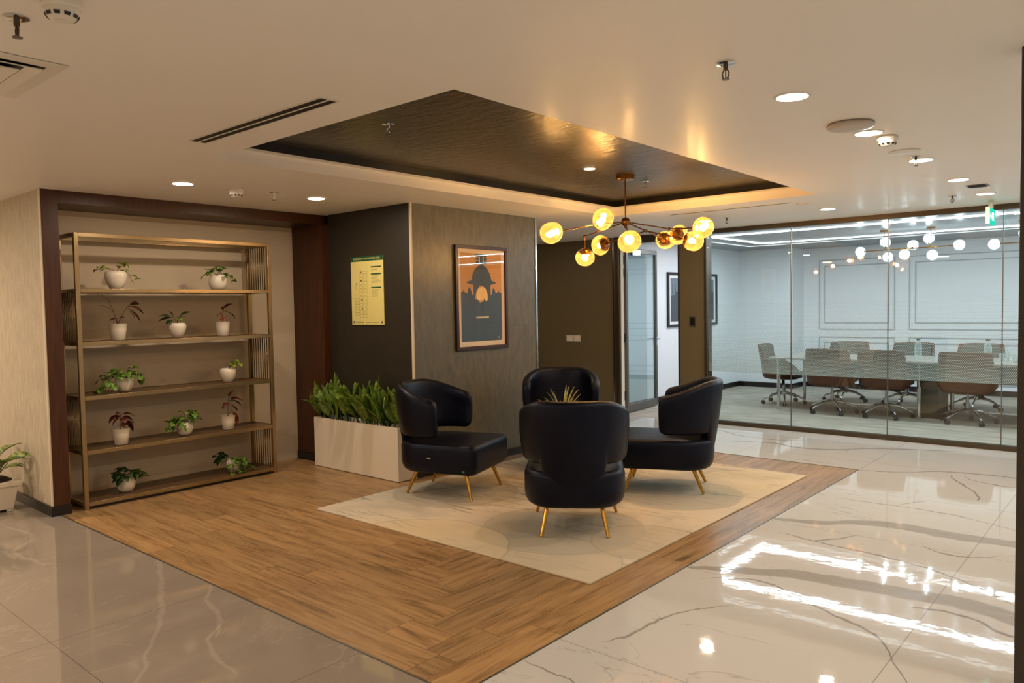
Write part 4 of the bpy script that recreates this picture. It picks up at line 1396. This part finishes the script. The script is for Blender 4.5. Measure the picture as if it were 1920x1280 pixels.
# ------------------------------------------------------------------ pictures and signs
# framed print on the column (plane x = -5.0, y grows to the right)
t = thing('framed_print', 'dark framed orange and black poster of a domed pavilion on the grey column', 'picture', (-5.0, 5.335, 1.595))
W2, H2 = 0.362, 0.495
def yz(b, pts, x0, x1):
    prism(b, [(x0, y, z) for y, z in pts], (x1 - x0, 0, 0))
def rect(y0, y1, z0, z1):
    return [(y0, z0), (y1, z0), (y1, z1), (y0, z1)]
b = BM()
fwid = 0.032
for r in (rect(-W2, W2, -H2, -H2 + fwid), rect(-W2, W2, H2 - fwid, H2), rect(-W2, -W2 + fwid, -H2 + fwid, H2 - fwid), rect(W2 - fwid, W2, -H2 + fwid, H2 - fwid)):
    yz(b, r, 0.001, 0.028)
obj('frame', b, M['frame'], t, bevel=0.003)
b = BM(); yz(b, rect(-W2 + fwid, W2 - fwid, -H2 + fwid, H2 - fwid), 0.001, 0.008)
obj('mat_board', b, M['mat_board'], t)
PW, PT, PB = 0.285, 0.425, -0.415
b = BM(); yz(b, rect(-PW, PW, PB, PT), 0.008, 0.0092)
pr_ = obj('print', b, M['p_orange'], t)
b = BM()
skyline = [(-PW, PB), (PW, PB), (PW, 0.045), (0.25, 0.055), (0.245, 0.08), (0.235, 0.055), (0.20, 0.045), (0.19, 0.075), (0.17, 0.10), (0.15, 0.075), (0.14, 0.03), (0.10, 0.02), (0.09, -0.02), (0.05, -0.035), (0.035, 0.0),
           (0.02, -0.035), (-0.03, -0.045), (-0.05, -0.02), (-0.09, -0.01), (-0.10, 0.02), (-0.13, 0.03), (-0.15, 0.08), (-0.17, 0.105), (-0.19, 0.08), (-0.20, 0.04), (-0.235, 0.055), (-0.25, 0.085), (-0.26, 0.055), (-PW, 0.06)]
yz(b, skyline, 0.0093, 0.0096)
obj('silhouette', b, M['p_dark'], pr_)
b = BM()
dome = [(-0.115, 0.0), (-0.095, 0.02), (-0.075, 0.10), (-0.03, 0.145), (0.01, 0.15), (0.055, 0.125), (0.085, 0.06), (0.10, 0.01), (0.125, 0.02), (0.125, 0.155), (0.15, 0.16), (0.205, 0.172), (0.205, 0.182), (0.155, 0.195), (0.14, 0.20), (0.125, 0.255),
        (0.085, 0.31), (0.03, 0.345), (0.0, 0.352), (-0.03, 0.345), (-0.085, 0.31), (-0.125, 0.255), (-0.14, 0.20), (-0.155, 0.195), (-0.205, 0.182), (-0.205, 0.172), (-0.15, 0.16), (-0.115, 0.155)]
dome = [(y, z - 0.03) for y, z in dome]
yz(b, dome, 0.0093, 0.0097)
obj('silhouette', b, M['p_dark'], pr_)
b = BM()
yz(b, rect(-0.028, 0.028, 0.31, 0.41), 0.0093, 0.0097)
for s in (-1, 1):
    for k in range(3):
        z = 0.325 + k * 0.034
        yz(b, [(s * 0.033, z), (s * 0.060, z - 0.004), (s * 0.078, z + 0.012), (s * 0.075, z + 0.026), (s * 0.033, z + 0.026)], 0.0093, 0.0097)
yz(b, [(-0.075, 0.405), (0.075, 0.405), (0.03, 0.42), (-0.03, 0.42)], 0.0093, 0.0097)
obj('silhouette', b, M['p_dark'], pr_)
b = BM()
for s in (-1, 1):
    yz(b, rect(s * 0.026 - 0.005, s * 0.026 + 0.005, 0.315, 0.395), 0.0098, 0.010)
yz(b, rect(-0.085, 0.095, -0.195, -0.18), 0.0098, 0.010)
obj('light_bars', b, M['p_cream'], pr_)
b = BM()
yz(b, [(0.075 * math.cos(a_) + 0.005, 0.03 + 0.075 * math.sin(a_)) for a_ in [PI * k / 14 for k in range(15)]] + [(-0.07, -0.02), (0.08, -0.02)], 0.0092, 0.0095)
obj('arch_glow', b, M['p_glow'], pr_)
text('signature', 'P.Sk', 0.022, M['p_cream'], t, (0.0100, 0.235, -0.385), (PI / 2, 0, PI / 2))
b = BM(); yz(b, rect(-W2 + fwid, W2 - fwid, -H2 + fwid, H2 - fwid), 0.014, 0.0155)
obj('glazing', b, M['picglass'], t)

# evacuation plan (plane y = 4.45, x grows to the right)
t = thing('evacuation_plan', 'pale yellow evacuation plan sheet with green header on the dark wall', 'sign', (-5.605, 4.449, 1.677))
PWx, PHz = 0.236, 0.318
def xz(b, r, y0, y1):
    (x0, z0), (x1, z1) = r
    box(b, x0, x1, -y1, -y0, z0, z1)
b = BM(); xz(b, ((-PWx, -PHz), (PWx, PHz)), 0.001, 0.010)
obj('sheet', b, M['planp'], t, bevel=0.001)
b = BM(); xz(b, ((-PWx, PHz - 0.045), (PWx, PHz)), 0.0102, 0.0108)
obj('header', b, M['plang'], t)
text('heading', 'EMERGENCY EVACUATION PLAN', 0.026, M['planp'], t, (0, -0.0112, PHz - 0.023), (PI / 2, 0, 0))
b = BM()
for z in (0.21, 0.145, 0.02):
    xz(b, ((0.06, z), (0.205, z + 0.012)), 0.0102, 0.0106)
obj('caption_bars', b, M['plang'], t)
b = BM()
rnd = random.Random(4)
for z in (0.195, 0.185, 0.13, 0.118, 0.106, 0.094, 0.082, 0.07, 0.005, -0.007, -0.019, -0.031, -0.043, -0.055):
    xz(b, ((0.065, z), (0.065 + rnd.uniform(0.08, 0.135), z + 0.004)), 0.0102, 0.0105)
# floor plan outlines
def outline(x0, x1, z0, z1, th=0.0025):
    xz(b, ((x0, z0), (x1, z0 + th)), 0.0102, 0.0105)
    xz(b, ((x0, z1 - th), (x1, z1)), 0.0102, 0.0105)
    xz(b, ((x0, z0), (x0 + th, z1)), 0.0102, 0.0105)
    xz(b, ((x1 - th, z0), (x1, z1)), 0.0102, 0.0105)
for k in range(13):
    z = 0.19 - k * 0.034
    outline(-0.11, -0.065, z - 0.03, z)
    outline(-0.06 + rnd.uniform(0, .01), -0.01 + rnd.uniform(0, .02), z - 0.03, z - rnd.uniform(0, .01))
for k in range(6):
    z = -0.07 - k * 0.027
    outline(-0.18, -0.115, z - 0.025, z)
for k in range(3):
    xz(b, ((-0.17 + 0.0, 0.04 - k * 0.014), (-0.155, 0.046 - k * 0.014)), 0.0102, 0.0105)
obj('floor_plan_lines', b, M['plan_faint'], t)
b = BM()
for x, z in ((-0.09, 0.175), (-0.085, 0.095), (-0.08, -0.085), (-0.078, -0.165), (-0.155, 0.065)):
    prism(b, [(x - 0.010, -0.0106, z - 0.006), (x + 0.012, -0.0106, z - 0.006), (x, -0.0106, z + 0.010)], (0, -0.0004, 0))
obj('symbols', b, M['plant_ink'], t)
text('footer', 'FLOOR PLAN', 0.020, M['plant_ink'], t, (-0.12, -0.0108, -PHz + 0.025), (PI / 2, 0, 0))
b = BM()
for x in (-0.205, 0.205):
    xz(b, ((x - 0.008, -PHz + 0.016), (x + 0.008, -PHz + 0.036)), 0.0102, 0.0106)
obj('symbols', b, M['plant_ink'], t)
b = BM()
for x0, x1 in ((-0.03, 0.05), (0.07, 0.16)):
    xz(b, ((x0, -PHz + 0.020), (x1, -PHz + 0.027)), 0.0102, 0.0106)
obj('footer_lines', b, M['plan_faint'], t)

# framed picture inside the meeting room
t = thing('framed_picture', 'black framed grey skyline picture on the white meeting room wall', 'picture', (-5.869, 11.32, 1.575))
W3, H3 = 0.85, 0.43
b = BM()
for r in (rect(-W3, W3, -H3, -H3 + 0.04), rect(-W3, W3, H3 - 0.04, H3), rect(-W3, -W3 + 0.04, -H3 + 0.04, H3 - 0.04), rect(W3 - 0.04, W3, -H3 + 0.04, H3 - 0.04)):
    yz(b, r, 0.001, 0.03)
obj('frame', b, M['bframe'], t)
b = BM(); yz(b, rect(-W3 + 0.04, W3 - 0.04, -H3 + 0.04, H3 - 0.04), 0.001, 0.008)
obj('mat_board', b, M['pw'], t)
b = BM(); yz(b, rect(-W3 + 0.11, W3 - 0.11, -H3 + 0.09, H3 - 0.09), 0.008, 0.010)
obj('print', b, M['p_grey'], t)
b = BM()
pts = [(-W3 + 0.11, -H3 + 0.09)]
pts2 = []
rnd = random.Random(9)
y = W3 - 0.11
pts.append((y, -H3 + 0.09))
while y > -W3 + 0.2:
    h = rnd.choice((0.10, 0.13, 0.11, 0.16))
    pts += [(y, h - 0.03), (y - 0.07, h - 0.03)]
    y -= 0.07
    if rnd.random() < 0.3:
        pts += [(y - 0.01, 0.25), (y - 0.02, 0.25)]
        y -= 0.02
pts += [(y, 0.06), (-W3 + 0.11, 0.06)]
yz(b, pts, 0.0101, 0.0106)
obj('silhouette', b, simple('print_dark_grey', (72, 78, 84), 0.6), t)

# switches and card reader
t = thing('wall_switch', 'white double light switch plate on the dark wall behind the chairs', 'light switch', (-6.44, YG, 1.04))
for x0, x1 in ((-0.115, -0.008), (0.008, 0.13)):
    obj('plate', box(BM(), x0, x1, -0.010, -0.0005, -0.045, 0.045), M['plastic'], t, bevel=0.002)
for x0, x1 in ((-0.095, -0.065), (-0.058, -0.028), (0.03, 0.065), (0.073, 0.108)):
    obj('rocker', box(BM(), x0, x1, -0.013, -0.010, -0.03, 0.03), M['dlring'], t)
t = thing('card_reader', 'small black touch reader with pale rim on the brown pillar', 'card reader', (-4.555, YG, 1.28))
obj('rim', box(BM(), -0.046, 0.046, -0.012, -0.0005, -0.065, 0.065), M['greymetal'], t, bevel=0.003)
obj('screen', box(BM(), -0.034, 0.034, -0.015, -0.012, -0.052, 0.05), M['blackpl'], t, bevel=0.002)
b = BM()
lathe(b, [(0.009, 0.0005), (0.009, 0.006), (0.001, 0.008)], (0, 0, 0), 12, (1, 0, 0))
o = obj('wall_stud', b, M['chrome'], smooth=True)
o.location = (-5.0, 4.874, 1.554)
tag(o, 'tiny metal stud on the grey column left of the poster', 'stud')

# ------------------------------------------------------------------ meeting room furniture
t = thing('conference_table', 'long pale conference table with chrome pole legs behind the glass', 'table', (-2.3, 11.0, 0))
TXa, TXb = -1.95, 4.1
b = BM()
box(b, TXa, TXb, -0.55, 0.60, 0.705, 0.735)
obj('tabletop', b, M['tabletop'], t, bevel=0.004)
obj('pedestal', box(BM(), -0.06, 0.15, -0.33, 0.25, 0.0, 0.705), M['darkpanel'], t, bevel=0.004)
obj('pedestal', box(BM(), 2.9, 3.1, -0.33, 0.25, 0.0, 0.705), M['darkpanel'], t, bevel=0.004)
obj('modesty_panel', box(BM(), -1.6, 3.7, -0.02, 0.0, 0.44, 0.705), M['darkpanel'], t)
for x, y in ((-1.82, -0.50), (-1.82, 0.50), (-0.04, -0.47), (0.20, 0.22), (-0.12, 0.5), (1.9, -0.5), (1.9, 0.5)):
    b = BM()
    tube(b, [(x, y, 0.705), (x, y, 0.02)], 0.024, 14)
    lathe(b, [(0.03, 0), (0.03, 0.02)], (x, y, 0), 14)
    obj('leg', b, M['chrome'], t, smooth=True, auto=50)

def make_task():
    t = thing('office_chair', 'tmp', 'office chair')
    t['group'] = 'bucket office chairs around the conference table'
    # bucket shell: half super ellipse rings from low rear to top
    b = BM()
    n = 26
    rings = []
    for z, rx, ry, a1, yo in ((0.372, 0.12, 0.12, 180, 0.0), (0.376, 0.21, 0.20, 180, 0.0), (0.395, 0.275, 0.255, 180, 0), (0.44, 0.305, 0.275, 118, 0), (0.53, 0.315, 0.285, 100, 0), (0.62, 0.320, 0.29, 88, -0.005), (0.66, 0.320, 0.295, 78, -0.01), (0.70, 0.320, 0.30, 60, -0.015), (0.78, 0.322, 0.305, 55, -0.025), (0.86, 0.318, 0.31, 52, -0.035), (0.882, 0.310, 0.312, 48, -0.038)):
        ring = []
        for k in range(n + 1):
            a_ = math.radians(-a1 + 2 * a1 * k / n)
            sx, cy = math.sin(a_), math.cos(a_)
            e = 0.62
            ring.append(Vector((rx * math.copysign(abs(sx) ** e, sx), yo - ry * math.copysign(abs(cy) ** e, cy), z)))
        rings.append(ring)
    loft(b, rings, closed=False)
    o = obj('shell', b, [M['cbrown']], t, smooth=True)
    m = o.modifiers.new('thickness', 'SOLIDIFY')
    m.thickness = 0.03
    m.offset = -1
    b = BM()
    rings = []
    for z, ins in ((0.42, 0.03), (0.43, 0.008), (0.46, 0), (0.475, 0.01), (0.482, 0.04)):
        rings.append([Vector((x, y, z)) for x, y in rrect(0.25 - ins, -0.22 + ins, 0.26 - ins, 0.14, 0.05, 5)])
    loft(b, rings)
    obj('seat', b, M['cgrey'], t, smooth=True, auto=50)
    b = BM()
    rings = []
    for z, w_ in ((0.60, 0.19), (0.63, 0.23), (0.84, 0.24), (0.87, 0.21)):
        rings.append([Vector((x, -0.275 + 0.03 * (x / 0.24) ** 2 * 1.5 - (z - 0.6) * 0.06 + dy, z)) for x, dy in [(-w_, 0), (-w_ / 2, 0.0), (0, 0), (w_ / 2, 0), (w_, 0), (w_, 0.03), (w_ / 2, 0.035), (0, 0.035), (-w_ / 2, 0.035), (-w_, 0.03)]])
    loft(b, rings)
    obj('back_pad', b, M['cgrey'], t, smooth=True, auto=50)
    b = BM()
    lathe(b, [(0.026, 0.13), (0.026, 0.25), (0.016, 0.25), (0.016, 0.36), (0.05, 0.37), (0.05, 0.39)], n=14)
    obj('gas_lift', b, M['alu'], t, smooth=True, auto=40)
    b = BM()
    tube(b, [(0.03, 0, 0.365), (0.14, 0.03, 0.34), (0.17, 0.03, 0.30)], [0.012, 0.02, 0.016], 8)
    obj('lever', b, M['blackpl'], t, smooth=True)
    for k in range(5):
        a_ = 2 * PI * k / 5 + 0.3
        c, s = math.cos(a_), math.sin(a_)
        b = BM()
        tube(b, [(c * 0.02, s * 0.02, 0.165), (c * 0.15, s * 0.15, 0.145), (c * 0.29, s * 0.29, 0.085), (c * 0.305, s * 0.305, 0.07)], [0.024, 0.018, 0.013, 0.012], 8)
        ar = obj('base_arm', b, M['alu'], t, smooth=True, auto=60)
        b = BM()
        for off in (-0.014, 0.014):
            lathe(b, [(0.027, -0.008), (0.029, 0), (0.027, 0.008)], (c * 0.305 - s * off, s * 0.305 + c * off, 0.030), 14, (-s, c, 0))
        obj('caster', b, M['blackpl'], ar, smooth=True, auto=50)
    return t
q0 = make_task()
q0.location = (-3.39, 10.50, 0.002)
q0.rotation_euler = (0, 0, 0.06)
q0['label'] = 'first near side office chair from the left, its back to the glass'
for x, y, rz, l in ((-2.71, 10.48, 0.0, 'second near side office chair from the left, beside the dark pedestal'),
                    (-1.80, 10.50, 0.05, 'third near side office chair, right of the dark pedestal'),
                    (-0.96, 10.50, 0.15, 'near side office chair cut off by the dark post at the right edge'),
                    (-3.64, 11.90, PI + 0.1, 'far side office chair left of the second glass joint'),
                    (-2.80, 11.90, PI - 0.1, 'far side office chair seen behind the left glass bottle'),
                    (-1.93, 11.90, PI, 'far side office chair behind the right glass bottle'),
                    (-1.05, 11.90, PI, 'far side office chair partly hidden by the dark post'),
                    (-4.28, 11.10, -PI / 2 + 0.1, 'office chair at the left head of the conference table')):
    dup(q0, (x, y, 0.002), rz, l)

def bottle(x, y, label):
    t = thing('water_bottle', label, 'bottle', (x, y, 0.735), 0, 'glass bottles on the conference table')
    b = BM()
    lathe(b, [(0.040, 0), (0.043, 0.01), (0.043, 0.17), (0.034, 0.21), (0.018, 0.235), (0.018, 0.25)], n=18)
    obj('glass_body', b, M['bottle'], t, smooth=True, auto=50)
    b = BM()
    lathe(b, [(0.022, 0.25), (0.024, 0.275), (0.014, 0.285), (0.001, 0.288)], n=14)
    obj('stopper', b, M['greymetal'], t, smooth=True, auto=50)
bottle(-2.43, 10.88, 'tall clear glass bottle with grey stopper left of the third chair')
bottle(-1.655, 10.88, 'tall clear glass bottle with grey stopper above the third chair')
def glass_tumbler(x, y, label, h=0.13, r=0.03):
    b = BM()
    lathe(b, [(r * 0.8, 0), (r, h), (r - 0.003, h), (r * 0.75, 0.006)], n=16)
    o = obj('drinking_glass', b, M['bottle'], smooth=True, auto=50)
    o.location = (x, y, 0.735)
    tag(o, label, 'glass', 'glasses on the conference table')
glass_tumbler(-1.44, 10.85, 'tall slim drinking glass beside the right bottle', 0.16, 0.022)
glass_tumbler(-1.36, 10.80, 'short drinking glass right of the tall slim one', 0.09)
glass_tumbler(-1.27, 10.88, 'rightmost drinking glass on the table before the post', 0.11)
glass_tumbler(-1.52, 10.98, 'drinking glass standing behind the tall slim one', 0.10)
b = BM()
box(b, -0.06, 0.06, -0.045, 0.045, 0, 0.012)
prism(b, [(-0.05, 0.02, 0.012), (0.05, 0.02, 0.012), (0.05, 0.035, 0.10), (-0.05, 0.035, 0.10)], (0, 0.006, 0))
o = obj('tabletop_stand', b, M['plastic'])
o.location = (-3.34, 10.85, 0.735)
tag(o, 'small white tabletop stand between the first two near chairs', 'stand')

# cool linear chandeliers
def linear_chandelier():
    t = thing('linear_chandelier', 'tmp', 'chandelier', (-2.6, 11.0, 0), 0, 'clear globe chandeliers over the conference table')
    X = lambda x: x + 2.6
    b = BM()
    tube(b, [(X(-3.12), 0, 2.180), (X(-2.06), 0, 2.192)], 0.007, 8)
    obj('bar', b, M['brass'], t, smooth=True, auto=50)
    for x in (-2.88, -2.32):
        b = BM()
        tube(b, [(X(x), 0, 2.185), (X(x), 0, ZM - 0.02)], 0.005, 8)
        obj('rod', b, M['brass'], t, smooth=True, auto=50)
        b = BM()
        lathe(b, [(0.05, ZM - 0.022), (0.05, ZM - 0.0005)], (X(x), 0, 0), 20)
        obj('canopy', b, M['brass'], t, smooth=True, auto=40)
    for x, z, y in ((-3.169, 2.177, 0), (-2.865, 2.285, 0.0), (-2.831, 2.085, 0), (-2.623, 2.108, -0.03), (-2.54, 2.23, 0.05), (-2.34, 2.30, 0), (-2.301, 2.083, 0), (-2.006, 2.194, 0)):
        bx = min(max(x, -3.12), -2.06)
        jz = 2.186
        j = Vector((X(bx), 0, jz))
        p = Vector((X(x), y, z))
        b = BM()
        if (p - j).length < 0.06:
            p = p + Vector((0.01 if x > -2.6 else -0.01, 0, 0))
        tube(b, [j, p], 0.005, 6)
        lathe(b, [(0.001, -0.004), (0.018, 0), (0.02, 0.02), (0.001, 0.022)], j.lerp(p, max(0.0, 1 - 0.07 / max(0.071, (p - j).length))), 12, (p - j))
        obj('arm', b, M['brass'], t, smooth=True, auto=50)
        b = BM()
        sphere(b, p, 0.066, 20, 14)
        g_ = obj('globe', b, M['globec'], t, smooth=True)
        b = BM()
        sphere(b, p, 0.024, 12, 8)
        obj('bulb', b, M['bulbc'], g_, smooth=True)
    return t
lc = linear_chandelier()
lc['label'] = 'linear chandelier of clear globes over the left half of the conference table'
dup(lc, (-1.04, 11.0, 0), 0, 'linear chandelier of clear globes reaching behind the dark post')
